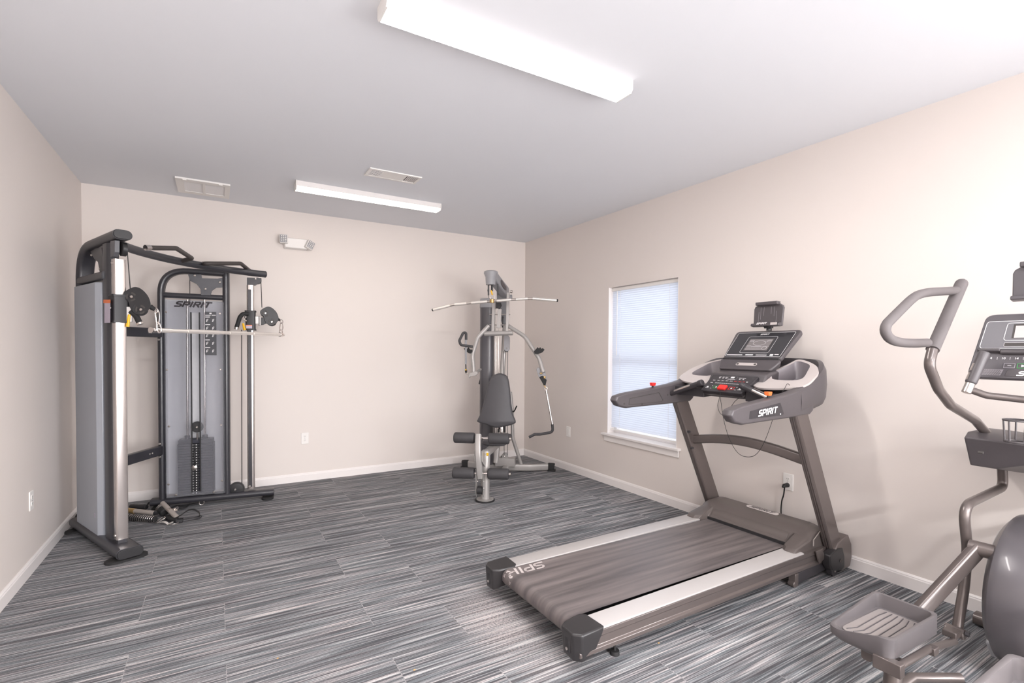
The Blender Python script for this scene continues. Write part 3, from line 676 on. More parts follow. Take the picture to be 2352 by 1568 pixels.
# centre bridge and key panel
g = G()
g.loft([[V(3.87, TY+a, 1.215-b), V(3.80, TY+a, 1.10), V(3.80, TY+a, 1.06), V(4.16, TY+a, 1.08), V(4.19, TY+a, 1.27), V(3.95, TY+a, 1.235-b)] for a, b in ((-.20, .012), (-.19, 0), (.19, 0), (.20, .012))])
g.obj('centre_bridge', 'console', shell, .006)
KU = V(.145, 0, .100).normalized(); KN = V(-.100, 0, .145).normalized(); ko = V(3.700, TY, 1.104)
def K(y, u, off=0): return ko+V(0, -y, 0)+KU*u+KN*off         # y to the right of the user, u upward
L = .178
outl = [(-.148, .004), (-.142, 0), (.142, 0), (.148, .004), (.166, L-.006), (.158, L), (-.158, L), (-.166, L-.006)]
g = G(); topk = [K(a, b) for a, b in outl]; botk = [K(a*.97, b+.004, -.030) for a, b in outl]; botk2 = [K(a*.88, b*.9+.02, -.052) for a, b in outl]
g.loft([botk2, botk, topk]); kp = g.obj('key_panel', 'consoledark', shell, .005, 3)
g = G(); g.m = 0; EX, EY = V(0, -1, 0), KU
def bar(a, b, w_, h_, off=.0016): g.add([K(a-w_/2, b-h_/2, off), K(a+w_/2, b-h_/2, off), K(a+w_/2, b+h_/2, off), K(a-w_/2, b+h_/2, off)], [(0, 1, 2, 3)])
def frame_(a, b, w_, h_, t=.0016):
    bar(a, b-h_/2, w_, t); bar(a, b+h_/2, w_, t); bar(a-w_/2, b, t, h_); bar(a+w_/2, b, t, h_)
g.m = 0
for i in range(13):
    x = -.088+.0153*i
    g.m = 0 if i < 8 else 3
    bar(x, .112, .0022, .008); 
    if i % 2 == 0: bar(x+.007, .112, .004, .007)
    g.m = 0; bar(x, .085, .0022, .008); bar(x+.007, .085, .004, .006)
for a, b in ((-.115, .112), (-.117, .085)): bar(a, b, .018, .005)
for a, b in ((.122, .112), (.122, .085)): bar(a, b, .012, .008)
for a in (-.09, -.065, -.043): bar(a, .150, .017, .003); bar(a, .140, .009, .008)
for a in (.058, .083): bar(a, .148, .022, .004); bar(a, .136, .010, .005)
g.m = 1; frame_(0, .145, .066, .030, .0012); g.m = 0; bar(0, .150, .026, .015); bar(0, .131, .052, .004)
for a in (-.118, .115): bar(a, .040, .014, .010); bar(a, .030, .024, .004)
for a in (-.088, .088): bar(a, .052, .006, .006); bar(a, .026, .012, .003)
g.m = 2; frame_(-.056, .042, .036, .026, .003); g.m = 0; bar(-.056, .042, .010, .010)
g.m = 3; frame_(.056, .040, .036, .026, .003); g.m = 0; bar(.056, .040, .010, .010)
g.obj('key_markings', ['ink', 'greyink', 'green', 'red'], kp)
g = G(); g.box(K(-.002, .034, .008), (.040, .056, .018), (KU, V(0, 1, 0), KN)); sk = g.obj('safety_key', 'red', kp, .005, 3)
g = G(); c0 = K(-.002, .006, .006)
g.tube(smooth([c0, c0+V(-.006, 0, -.05), c0+V(-.004, .012, -.10), c0+V(.0, -.01, -.15), c0+V(.01, -.05, -.13), c0+V(.02, -.085, -.07), c0+V(.05, -.10, -.04)], 7), .0016, 6)
g.tube(smooth([c0, c0+V(-.006, -.01, -.06), c0+V(0, -.035, -.20), c0+V(0, -.075, -.30), c0+V(0, -.13, -.37), c0+V(0, -.19, -.385), c0+V(0, -.25, -.36), c0+V(.0, -.30, -.28), c0+V(.02, -.335, -.15), c0+V(.06, -.34, -.04), c0+V(.09, -.36, .03), c0+V(.12, -.36, .06), c0+V(.13, -.37, .05)], 7), .0016, 6)
g.obj('safety_lanyard', 'cable', sk)
# display head: tilted slab
SU = V(.195, 0, .19).normalized(); SN = V(-.19, 0, .195).normalized(); so = V(3.925, TY, 1.243)
def S_(y, u, off=0): return so+V(0, -y, 0)+SU*u+SN*off
def rr(w0, w1, u0, u1, rad, n=4):
    cs = [(-w0, u0), (w0, u0), (w1, u1), (-w1, u1)]; pts = fillet([V((cs[3][0]+cs[0][0])/2, (cs[3][1]+cs[0][1])/2, 0)]+[V(a, b, 0) for a, b in cs]+[V((cs[3][0]+cs[0][0])/2, (cs[3][1]+cs[0][1])/2, 0)], rad, n)
    return [(p.x, p.y) for p in pts[:-1]]
b0 = rr(.205, .236, .098, .370, .028)
g = G(); g.loft([[S_(a*.80, .10+(b-.10)*.86+.01, -.060) for a, b in b0], [S_(a*.99, b, -.028) for a, b in b0], [S_(a, b, -.006) for a, b in b0], [S_(a*.985, .234+(b-.234)*.975, 0) for a, b in b0]])
dh = g.obj('display_head', 'console', shell, .003, 2, ang=40)
lw = rr(.185, .222, 0.0, .094, .02)
g = G(); g.loft([[S_(a*.9, b*.9+.01, -.05) for a, b in lw], [S_(a, b, -.012) for a, b in lw], [S_(a*.98, b, -.001) for a, b in lw]]); g.obj('display_chin', 'console', dh, .003)
g = G(); g.box(S_(0, .097, -.004), (.014, .40, .014), (SU, V(0, 1, 0), SN)); g.obj('media_ledge', 'black', dh, .002)
g = G(); gl = rr(.200, .208, .112, .350, .008); g.prism([S_(a, b, .0005) for a, b in gl], SN*.0015); gp = g.obj('display_glass', 'glossblack', dh)
g = G(); 
def sbar(a, b, w_, h_, off=.0028): g.add([S_(a-w_/2, b-h_/2, off), S_(a+w_/2, b-h_/2, off), S_(a+w_/2, b+h_/2, off), S_(a-w_/2, b+h_/2, off)], [(0, 1, 2, 3)])
def sline(pts, t=.0011, off=.003, closed=True):
    pts = [V(a, b, 0) for a, b in pts]; n = len(pts)
    for i in range(n if closed else n-1):
        a, b = pts[i], pts[(i+1) % n]; d = (b-a)
        if d.length < 1e-6: continue
        d.normalize(); q = V(-d.y, d.x, 0)*t; e = d*t
        g.add([S_(p.x, p.y, off) for p in (a-e+q, b+e+q, b+e-q, a-e-q)], [(0, 1, 2, 3)])
g.m = 0; sline(rr(.196, .204, .116, .346, .008), .0013); sline(rr(.104, .104, .150, .306, .014), .0009)
g.m = 1; sbar(0, .228, .174, .118, .0024)
g.m = 2; sbar(0, .228, .162, .106, .0027)
g.m = 0
th = .0007
for z_ in (.262, .272): sline([(-.08, z_), (-.055, z_), (-.045, z_-.008)], th, .0034, False); sline([(.08, z_), (.055, z_), (.045, z_-.008)], th, .0034, False)
sline([(.042*math.cos(t)*1.05, .243+.022*math.sin(t)) for t in [2*math.pi*k/20 for k in range(20)]], th, .0034)
sline([(-.08, .218), (-.05, .218), (-.04, .212), (.08, .212)], th, .0034, False); sline([(-.08, .186), (.04, .186)], th, .0034, False); sline([(-.08, .205), (.03, .205)], th, .0034, False)
sline([(.055+.016*math.cos(t), .195+.014*math.sin(t)) for t in [2*math.pi*k/14 for k in range(14)]], th, .0034)
sbar(-.13, .130, .12, .005); sbar(-.02, .131, .055, .008); sbar(.065, .130, .075, .005); sbar(.135, .131, .022, .015); sbar(.167, .136, .028, .006)
logo(g, S_(0, .328, .002), (0, -1, 0), SU, .062, .012, sw=.24, th=.0012)
g.obj('display_graphics', ['ink', 'slot', 'screen'], gp)
g = G(); cv = []
for k in range(20):
    t = 2*math.pi*k/20; cv.append(S_((.062 if math.cos(t) > 0 else -.062)+.013*math.cos(t), .046+.013*math.sin(t), -.001))
g.m = 0; g.prism(cv, SN*.0015)
g.m = 1
for a in (-.062, .062): g.prism([S_(a+.009*math.cos(t), .046+.007*math.sin(t), .0006) for t in [2*math.pi*k/12 for k in range(12)]], SN*.0008)
g.m = 0
g.obj('level_badge', ['silverplastic', 'slot'], dh)
# tablet holder on a short neck
hc = V(4.185, TY, 1.60); HX = V(0, -1, 0); HU = V(.10, 0, 1).normalized(); HN = HX.cross(HU).normalized()
if HN.x > 0: HN = -HN
def H_(a, b, off=0): return hc+HX*a+HU*b+HN*off
g = G(); g.cyl((4.185, TY-.01, 1.500), (4.185, TY-.01, 1.540), .018, .013); g.box((4.18, TY-.01, 1.530), (.03, .05, .03)); g.cyl((4.165, TY-.03, 1.532), (4.165, TY+.012, 1.532), .012); nk = g.obj('holder_neck', 'black', r, .002)
pl = [(-.102, -.072), (.102, -.072), (.106, .050), (.100, .066), (.074, .083), (-.074, .083), (-.100, .066), (-.106, .050)]
g = G(); g.prism([H_(a, b, 0) for a, b in pl], -HN*.016); th_ = g.obj('tablet_holder', 'console', nk, .006, 3)
g = G(); g.loft([[H_(a, b, o) for b, o in ((-.048, .001), (-.055, .034), (-.072, .036), (-.076, 0))] for a in (-.100, .100)]); lp = g.obj('lower_lip', 'console', th_, .004)
g = G(); ex_ = HX; ey_ = (H_(0, -.048, .001)-H_(0, -.055, .034)).normalized(); nn = ex_.cross(ey_)
lo_ = H_(-.015, -.056, .037); g.m = 0; logo(g, lo_+V(-.001, 0, 0), HX, HU, .075, .013, sw=.24, th=.001); g.m = 1
g.add([H_(a, b, .0375) for a, b in ((.045, -.068), (.092, -.068), (.092, -.052), (.045, -.052))], [(0, 1, 2, 3)]); g.obj('lip_print', ['ink', 'silverplastic'], lp)
g = G(); g.loft([[H_(a, b, o) for b, o in ((.072, 0), (.070, .030), (.092, .034), (.094, -.012))] for a in (-.078, .078)]); g.obj('upper_clamp', 'console', th_, .004)
g = G()
for i, a in enumerate((-.066, -.052, -.030, .022, .044, .060)):
    Ln = (.075, .085, .06, .05, .065, .08)[i]; st = .03 if i in (0, 5) else .062
    g.add([H_(a-.0008, st, .001), H_(a+.0008, st, .001), H_(a+.0008, st-Ln, .001), H_(a-.0008, st-Ln, .001)], [(0, 1, 2, 3)])
g.obj('holder_grooves', 'greyink', th_)
# ================================================================ ELLIPTICAL
M['greyplastic2'] = mat('pedal_plastic', (100, 95, 96), .30, var=.02)
M['kneegrey2'] = mat('pedal_pad_worn', (150, 142, 139), .45, .1, var=.08, scale=18)
M['greyink2'] = mat('speaker_grey', (140, 134, 138), .5); M['console2'] = mat('elliptical_plastic', (96, 92, 95), .30, .15, var=.02, coat=.2); M['silverplastic2'] = mat('silver_disc', (185, 185, 188), .28, .4, var=.02); M['glossgrey'] = mat('display_gloss_grey', (120, 118, 121), .12, var=.02, spec=.6)
EY = -4.83; SY_ = -4.63
r = root('elliptical_trainer', 'bronze-grey elliptical trainer cut off by the right edge of the photo', 'elliptical', (3.5, EY, 0))
def E_(u, v, y=SY_): return PY(u, v, y)
def em(p): return V(p.x, 2*EY-p.y, p.z)
def swing(mirror):
    f = em if mirror else (lambda p: p); MP = lambda L_: [f(p) for p in L_]
    # foam grip loop + straight grip
    bot = E_(2142, 803); top = E_(2208, 652)
    g = G(); g.tube(MP([bot, bot*.5+top*.5, top]), .0228, 20); d = (top-bot).normalized(); g.ball(f(top), .0228, 14); gp = g.obj('hand_grip', 'gripfoam', r)
    loop = [E_(2130, 787), E_(2078, 786), E_(2040, 764), E_(2046, 745), E_(2095, 695), E_(2125, 674), E_(2150, 671), E_(2196, 667)]
    lpx = [(2130, 787), (2100, 788), (2068, 786), (2045, 778), (2034, 762), (2036, 746), (2046, 734), (2070, 710), (2095, 686), (2112, 676), (2135, 671), (2165, 669), (2196, 667)]
    g = G(); g.tube(MP(smooth([E_(u, v) for u, v in lpx], 3)), .0168, 16); g.obj('grip_loop', 'gripfoam', gp)
    # upper arm tube
    g = G(); g.tube(MP(fillet([bot, E_(2133, 838), E_(2155, 893), E_(2183, 930), E_(2240, 965), E_(2272, 1002)], [.06, .10, .10, .10], 8)), .0185, 18)
    ua = g.obj('upper_arm', 'brownmetal', r)
    # lower arm
    g = G(); g.tube(MP(fillet([E_(2302, 1075), E_(2304, 1118), E_(2212, 1162), E_(2222, 1260), E_(2214, 1350), E_(2197, 1455)], [.07, .07, .12, .3], 8)), .0195, 18)
    la = g.obj('lower_arm', 'brownmetal', r)
    # pivot housing
    P_ = [(2244, 1005), (2252, 993), (2293, 985), (2305, 987), (2326, 1026), (2352, 1030), (2352, 1088), (2290, 1078), (2258, 1072)]
    pl = [E_(u, v, SY_+.035) for u, v in P_]; c = sum(pl, V(0, 0, 0))/len(pl)
    pl = [E_(u, v, SY_+.0) for u, v in [(2244, 1008), (2252, 994), (2292, 985), (2304, 988), (2326, 1026), (2334, 1050), (2326, 1082), (2290, 1077), (2258, 1072)]]
    g = G(); ext = V(0, -.26, 0) if not mirror else V(0, .26, 0)
    yy = .045
    ring0 = [V(p.x, SY_+yy, p.z) for p in pl]; cc = sum(ring0, V(0, 0, 0))/len(ring0)
    rings = [[cc+(p-cc)*.80+V(0, .012, 0) for p in ring0], ring0, [V(p.x, SY_-.045, p.z) for p in ring0], [V(p.x, EY+.0, .965+(p.z-.965)*.55) for p in ring0]]
    rings = [MP(R__) for R__ in rings]; g.loft(rings); ph = g.obj('pivot_housing', 'console', r, .006, 3)
    for u, v in ((2254, 1039), (2306, 1033)):
        q = E_(u, v, SY_-.045); q = V(q.x, q.y, q.z)
        g = G(); g.cyl(f(q+V(0, .01, 0)), f(q-V(0, .006, 0)), .006, n=12); g.obj('screw_recess', 'slot', ph)
    # lower bracket
    lp = E_(2197, 1455); g = G(); a = lp+V(-.0, .022, .03); 
    g.cyl(f(lp+V(-.015, .035, .015)), f(lp+V(-.015, -.035, .015)), .022, n=18); g.box(f(lp+V(-.045, 0, .02)), (.07, .05, .028)); lb = g.obj('link_bracket', 'brownmetal', la, .004)
    g = G(); g.cyl(f(lp+V(-.03, -.04, .03)), f(lp+V(-.03, -.052, .03)), .012, n=6); g.obj('bolt', 'consoledark', lb)
swing(False); swing(True)
# pedals, beams, cranks
def pedal_set(f, dx, dzz, piv):
    MP = lambda L_: [f(V(p.x+dx, p.y, p.z+dzz)) for p in L_]
    zc_ = .245; x0, x1, y0, y1 = 3.075, 3.475, -4.655, -4.425
    sl = .055     # front of the pedal slightly lower than the back
    def pp(x, y, z): return V(x, y, z+.0+(3.27-x)*.02)
    def ring(ins, z, b=.05):
        c = fillet([V((x0+x1)/2, y0+ins, 0), V(x0+ins, y0+ins, 0), V(x0+ins, y1-ins, 0), V(x1-ins, y1-ins, 0), V(x1-ins, y0+ins, 0), V((x0+x1)/2, y0+ins, 0)], [b, b, b*.5, b*.6], 6)[:-1]
        return [pp(p.x, p.y, z) for p in c]
    def rim(ins, b=.05):
        out = []
        for p in ring(ins, 0, b):
            t = max(0, min(1, (p.x-x0)/(x1-x0))); q_ = (p.y-y0)/(y1-y0)       # t: heel to toe, q_: inner to outer side
            sm = lambda z: max(0, min(1, z))**2*(3-2*max(0, min(1, z)))
            rear = .056-.040*sm((q_-.18)/.3); outer_ = .018+.046*sm((t-.1)/.45)
            h = rear*(1-sm(t/.25)) + sm(t/.25)*(outer_ if q_ > .5 else .060)
            if q_ > .5 and t > .6: h = .064
            if t > .9: h = .064
            out.append(V(p.x, p.y, p.z+zc_+h))
        return out
    g = G(); g.loft([MP(ring(.016, zc_-.030, .05)), MP(ring(.0, zc_-.012)), MP(rim(.0)), MP([p+V(0, 0, .002) for p in rim(.006)]), MP(rim(.014)), MP(ring(.022, zc_+.008, .045)), MP(ring(.030, zc_+.004, .04))])
    pd = g.obj('pedal', 'greyplastic2', r, 0, ang=45)
    g = G(); g.prism(MP(ring(.034, zc_+.0045, .04)), V(0, 0, .003)); pad = g.obj('pedal_pad', 'kneegrey2', pd)
    g = G()
    for k in range(6):
        y = y0+.048+k*.024; g.tube(MP([pp(x0+.055, y+.01, zc_+.008), pp(x0+.10, y-.006, zc_+.008), pp(x1-.11, y+.0, zc_+.008), pp(x1-.05, y+.016-.004*k, zc_+.008)]), .0022, 6)
    g.obj('pad_ribs', 'console', pad)
    # carrying beam from the crank pivot down to the pedal
    a = V(3.80, -4.665, .525); b = V(3.52, -4.60, .345); c = V(3.33, -4.58, .22)
    g = G(); g.oval(fillet([f(piv-V(0, .03, 0))]+MP([V(3.535, -4.56, .245), V(3.47, -4.545, .185), V(3.15, -4.54, .185)]), [.05, .05], 8), .040, .062, up=Z, rad=.012); bm_ = g.obj('pedal_beam', 'brownmetal', r)
    g = G(); g.cyl(f(piv), f(piv-V(0, .088, 0)), .031, n=28); g.cyl(f(piv-V(0, .08, 0)), f(piv-V(0, .15, 0)), .014); pv = g.obj('crank_pivot', 'brownmetal', bm_, .003)
    # bracket and roller leg underneath
    g = G(); g.tube(MP([V(3.10, -4.665, .215), V(3.35, -4.665, .205), V(3.66, -4.645, .135)]), .014, 12); g.box(f(V(3.085+dx, -4.64, .212+dzz)), (.035, .09, .05)); g.box(f(V(3.365+dx, -4.672, .200+dzz)), (.04, .03, .03)); g.obj('pedal_bracket', 'brownmetal', pd, .003)
    g = G(); g.tube([f(V(3.16+dx, -4.63, .215+dzz)), f(V(3.13+dx, -4.635, .115))], .030, 18, r2=.022); g.obj('guide_leg', 'brownmetal', r)
    g = G(); g.cyl(f(V(3.12+dx, -4.612, .075)), f(V(3.12+dx, -4.658, .075)), .034, n=24); g.obj('roller_wheel', 'rubber', r, .004)
pedal_set(lambda p: p, 0, 0, PY(2226, 1254, -4.652))
pedal_set(em, -.56, .20, V(3.74, -4.652, .42))
# frame rails, stabilisers
g = G()
g.oval([V(2.62, EY+.245, .035), V(2.62, EY-.245, .035)], .07, .05, up=Z, rad=.02); g.obj('rear_stabiliser', 'brownmetal', r)
for s_ in (1, -1):
    g = G(); g.tube([V(2.62, EY+s_*.24, .035), V(3.40, EY+s_*.235, .035), V(3.56, EY+s_*.13, .04)], .020, 14); g.obj('track_rail', 'brownmetal', r)
g = G(); g.oval([V(2.60, EY, .035), V(4.15, EY, .05)], .07, .05, up=Z, rad=.02); g.obj('base_rail', 'brownmetal', r)
g = G(); g.oval([V(4.24, EY+.29, .035), V(4.24, EY-.29, .035)], .07, .055, up=Z, rad=.02); g.obj('front_stabiliser', 'brownmetal', r)
# disc housing
cx_, cz_ = 3.985, .335; yh = .115
def disc(rad, n=48, ex=0, top=0):
    return [V(cx_+rad*math.cos(2*math.pi*k/n)*1.0, 0, cz_+rad*math.sin(2*math.pi*k/n)*(.93 if math.sin(2*math.pi*k/n) > 0 else .95)) for k in range(n)]
g = G(); prof = [(.05, -.122), (.23, -.118), (.30, -.108), (.335, -.085), (.345, -.06), (.345, .06), (.335, .085), (.30, .108), (.23, .118), (.05, .122)]
g.loft([[V(p.x, EY-a, p.z) for p in disc(rr_)] for rr_, a in prof]); dh = g.obj('drive_housing', 'console2', r, 0, ang=30)
M_ = M
for s_ in (1, -1):
    g = G(); g.lathe([(.10, -.02), (.282, -.02), (.286, -.012), (.27, -.002), (.20, .008), (.10, .016)], (cx_, EY+s_*.119, cz_-.005), (0, s_, 0), 48); g.obj('crank_disc', 'silverplastic2', dh)
g = G(); g.loft([[V(x, EY+a, z) for x, z in ((3.72, .155), (3.78, .08), (4.22, .07), (4.26, .16), (4.0, .40))] for a in (-.105, .105)]); g.obj('housing_foot', 'silverplastic2', dh, .006)
# mast, console bracket
g = G(); g.loft([[V(4.02-.045*k, EY+.036*k2, .70), V(4.02+.045*k, EY+.036*k2, .70)] for k, k2 in ((1, 1),)]*0 or [[V(x-.05, EY-.04, z), V(x-.05, EY+.04, z), V(x+.05, EY+.04, z), V(x+.05, EY-.04, z)] for x, z in ((4.08, .64), (4.06, .90), (4.0, 1.20))]); g.obj('mast', 'console2', r, .01, 3)
g = G(); g.loft([[V(x-w_, EY-w2, z), V(x-w_, EY+w2, z), V(x+w_, EY+w2, z), V(x+w_, EY-w2, z)] for x, z, w_, w2 in ((4.07, .63, .085, .07), (4.075, .70, .07, .055), (4.075, .75, .055, .048))]); g.obj('mast_boot', 'console2', r, .012, 3)
# bottle holder
hb = [PX(u, v, 3.80) for u, v in ((2331, 982), (2352, 980), (2364, 1000), (2350, 1028), (2338, 1028))]
g = G(); b = V(3.82, EY+.085, 1.005)
for k, (z, rad) in enumerate(((1.075, .042), (.985, .036))): g.tube([V(3.87+rad*math.cos(t), -4.765+rad*math.sin(t), z) for t in [2*math.pi*j/18 for j in range(18)]], .004, 8, closed=True)
for j in range(5): t = 2*math.pi*j/5+.3; g.tube([V(3.87+.042*math.cos(t), -4.765+.042*math.sin(t), 1.075), V(3.87+.036*math.cos(t), -4.765+.036*math.sin(t), .985)], .0035, 6)
g.obj('bottle_holder', 'console', r)
# fixed handlebar under the console with pulse grip
CXB = 3.62
fh = [PX(2232, 896, 3.77), PX(2266, 908, 3.79), PX(2300, 914, 3.81), PX(2352, 917, 3.83)]
g = G(); pts = fh+[V(3.85, EY, fh[-1].z-.005)]; full = pts+[em(p) for p in fh[::-1]]; g.tube(fillet([full[0], full[1], full[4], full[7], full[8]], [.05, .1, .05], 6), .0145, 16); hb_ = g.obj('fixed_handlebar', 'brownmetal', r)
for m_ in (0, 1):
    f = em if m_ else (lambda p: p)
    a, b = PX(2219, 902, 3.755), PX(2262, 808, 3.82); d = (b-a).normalized()
    g = G(); g.cyl(f(a), f(a+d*.045), .0175, n=24); g.obj('grip_base', 'steel', hb_, .002)
    g = G(); g.roll(f(a+d*.045), f(b), .0205, .006, 24); pg = g.obj('pulse_grip', 'console', hb_)
    g = G(); w0 = V(-.62, .78, 0).normalized(); w0 = (w0-d*w0.dot(d)).normalized()
    for t0, t1 in ((.055, .088), (.098, .132)):
        for q in (0,):
            sw_ = d.cross(w0).normalized()
            sec = [w0*(.0212*math.cos(t))+sw_*(.0212*math.sin(t)) for t in [math.radians(-26+8.6*j) for j in range(7)]]+[w0*(.0185*math.cos(t))+sw_*(.0185*math.sin(t)) for t in [math.radians(26-8.6*j) for j in range(7)]]
            g.loft([[f(a+d*t0+s) for s in sec], [f(a+d*t1+s) for s in sec]])
    g.obj('contact_plate', 'steel', pg)
# console head: tilted slab facing the user
o = V(3.858, EY, 1.250); CU_ = V(.125, 0, .27).normalized(); CN_ = V(-.27, 0, .125).normalized(); HW = .225; HL = .31
def Q(a, u, off=0): return o+V(0, -a, 0)+CU_*u+CN_*off
def crr(w0, w1, u0, u1, rad, n=5):
    cs = [(-w0, u0), (w0, u0), (w1, u1), (-w1, u1)]; st = ((cs[3][0]+cs[0][0])/2, (u0+u1)/2)
    pts = fillet([V(st[0], st[1], 0)]+[V(a, b, 0) for a, b in cs]+[V(st[0], st[1], 0)], rad, n); return [(p.x, p.y) for p in pts[:-1]]
b0 = crr(.232, .205, 0, HL, .035)
g = G(); g.loft([[Q(a*.72, .03+u*.8, -.055) for a, u in b0], [Q(a*.97, u, -.022) for a, u in b0], [Q(a, u, -.004) for a, u in b0], [Q(a*.985, HL/2+(u-HL/2)*.98, 0) for a, u in b0]]); hd = g.obj('console_head', 'console2', r, .003, 2, ang=40)
g = G(); g.prism([Q(a, u, .0005) for a, u in crr(.207, .196, .142, .274, .014)], CN_*.0012); up_ = g.obj('display_glass', 'glossgrey', hd)
g = G()
def qbar(a, b, w_, h_, off=.003): g.add([Q(a-w_/2, b-h_/2, off), Q(a+w_/2, b-h_/2, off), Q(a+w_/2, b+h_/2, off), Q(a-w_/2, b+h_/2, off)], [(0, 1, 2, 3)])
def qline(pts, t=.0012, off=.003, closed=True):
    pts = [V(a, b, 0) for a, b in pts]; n = len(pts)
    for i in range(n if closed else n-1):
        a, b = pts[i], pts[(i+1) % n]; d = (b-a)
        if d.length < 1e-6: continue
        d.normalize(); q = V(-d.y, d.x, 0)*t; e = d*t
        g.add([Q(p.x, p.y, off) for p in (a-e+q, b+e+q, b+e-q, a-e-q)], [(0, 1, 2, 3)])
g.m = 0; qline(crr(.205, .194, .140, .272, .014), .0013); qline(crr(.130, .125, .178, .262, .012), .0012)
g.m = 1; qbar(0, .222, .21, .068, .0024); g.m = 2; qbar(0, .219, .196, .058, .0027)
g.m = 1; g.add([Q(a, b, .0024) for a, b in crr(.125, .125, .149, .167, .0089)], [tuple(range(len(crr(.125, .125, .149, .167, .0089))))])
g.m = 0; qline(crr(.125, .125, .149, .167, .0089), .0007)
g.obj('display_graphics', ['ink', 'slot', 'silverplastic'], up_)
g = G(); g.loft([[Q(a, b, c) for b, c in ((.118, .002), (.120, .020), (.132, .022), (.138, .002))] for a in (-.205, -.13)]); 
g.loft([[Q(a, b+dd, c) for b, c in ((.110, .002), (.112, .016), (.126, .018), (.132, .002))] for a, dd in ((-.13, 0), (.13, 0))]); g.obj('reading_ledge', 'console', hd, .003)
g = G(); g.m = 0
text(g, '4', Q(-.158, .092, .003), (0, -1, 0), CU_, .015, bold=.01, th=.0005)
xs = -.14
for k, t_ in enumerate(('10', '14', '18', '22', '26', '30')):
    text(g, t_, Q(-.118+.041*k, .092, .003), (0, -1, 0), CU_, .014, bold=.01, th=.0005)
for k in range(7): qbar(-.138+.041*k, .092, .0013, .013)
g.m = 2; qline(crr(.014, .014, .052, .068, .004), .0008) if False else None
def ico(ax_, m_, w_=.017, h_=.010, u=.058):
    g.m = m_; qline([(ax_-w_, u-h_), (ax_+w_, u-h_), (ax_+w_, u+h_), (ax_-w_, u+h_)], .0009)
ico(-.095, 1); g.m = 0; qbar(-.095, .058, .012, .0016); ico(-.052, 2, .018); g.m = 0
g.add([Q(-.058, .064, .0032), Q(-.044, .058, .0032), Q(-.058, .052, .0032)], [(0, 1, 2)])
ico(.0, 3, .018); ico(.045, 1)
g.obj('key_markings', ['ink', 'greyink', 'green', 'red'], hd)
def spk(mt_, n1, n2, sgn):
    g = G(); g.m = 0; g.prism([Q(sgn*a, b, .0006) for a, b in ((-.205, .012), (-.118, .012), (-.112, .040), (-.200, .040))], CN_*.001)
    g.m = 1
    for i in range(n1):
        for j in range(n2):
            a_, b_ = -.196+i*.0056+(j % 2)*.0028, .0155+j*.0050
            if a_ < -.118: g.prism([Q(sgn*(a_+.0016*math.cos(t)), b_+.0016*math.sin(t), .0022) for t in [math.pi*k/3 for k in range(6)]], CN_*.0002)
    g.obj('speaker_grille', ['greyink2', 'slot'], hd)
spk(0, 15, 5, 1); spk(0, 15, 5, -1)
g = G(); g.prism([Q(a, b, .0008) for a, b in ((-.104, .010), (.104, .010), (.098, .040), (-.098, .040))], CN_*.0015); nb = g.obj('badge_panel', 'console', hd, .001)
g = G(); logo(g, Q(0, .023, .0032), (0, -1, 0), CU_, .13, .022, sw=.22, th=.0002); g.obj('badge_lettering', 'ink', nb)
# tablet holder above
tc_ = V(3.97, EY+.012, 1.655); TU = V(.12, 0, 1).normalized(); TN = V(-1, 0, .12).normalized()
def TT(a, b, off=0): return tc_+V(0, -a, 0)+TU*b+TN*off
g = G(); g.cyl((3.975, EY, 1.53), (3.978, EY, 1.59), .018, .013); nk = g.obj('holder_neck', 'black', r)
g = G(); g.prism([TT(a, b) for a, b in ((-.102, -.072), (.102, -.072), (.106, .05), (.1, .066), (.074, .083), (-.074, .083), (-.1, .066), (-.106, .05))], -TN*.016); t_ = g.obj('tablet_holder', 'console2', nk, .005, 3)
g = G(); g.loft([[TT(a, b, o_) for b, o_ in ((-.048, .001), (-.055, .034), (-.072, .036), (-.076, 0))] for a in (-.1, .1)]); g.obj('lower_lip', 'console2', t_, .004)
g = G(); g.loft([[TT(a, b, o_) for b, o_ in ((.072, 0), (.070, .030), (.092, .034), (.094, -.012))] for a in (-.078, .078)]); g.obj('upper_clamp', 'console2', t_, .004)
# ================================================================ HOME GYM in the far corner
M['shroud2'] = mat('charcoal_shroud', (84, 82, 86), .3, var=.02, spec=.6)
M['greydark'] = mat('grey_cast', (112, 112, 115), .45)
M['white_steel'] = mat('knurled_chrome', (238, 232, 226), .3, .6, var=.02)
HO = V(3.85-.04*.789, -.61+.04*.614, 0); HF = V(-.614, -.789, 0); HS = V(.789, -.614, 0)
def hg(s, t, z): return HO+HF*s+HS*t+Z*z           # s forward, t to the right as seen from the camera
def hp(u, v, s): return VP(u, v, HO+HF*s, HS)        # photo point in the upright plane at depth s
r = root('home_gym', 'silver single-stack home gym with black pads in the far corner', 'multi gym', tuple(HO))
# base
g = G(); pl = [hp(1083, 1063, .0), hp(1125, 1072, .06), hp(1200, 1076, .06), hp(1262, 1075, -.02)]
L_ = hg(-.02, -.47, .045); Rr = hg(-.02, .47, .045)
g.oval(fillet([L_, hg(.06, -.25, .045), hg(.08, .0, .045), hg(.06, .25, .045), Rr], [.2, .3, .2], 6), .05, .075, up=Z, rad=.016); g.obj('base_crossbar', 'silverpaint', r)
for e, d in ((L_, -1), (Rr, 1)):
    g = G(); g.oval([e-HS*d*.01, e+HS*d*.035, e+HS*d*.06-Z*.004], .062, .086, up=Z, rad=.02); g.box(e+HS*d*.03-Z*.037, (.09, .085, .016), (HS, HF, Z)); g.obj('end_foot', 'rubber', r, .004)
g = G(); g.oval([hg(.05, 0, .045), hg(.42, -.0, .045)], .07, .07, up=Z, rad=.016); g.obj('base_spine', 'silverpaint', r)
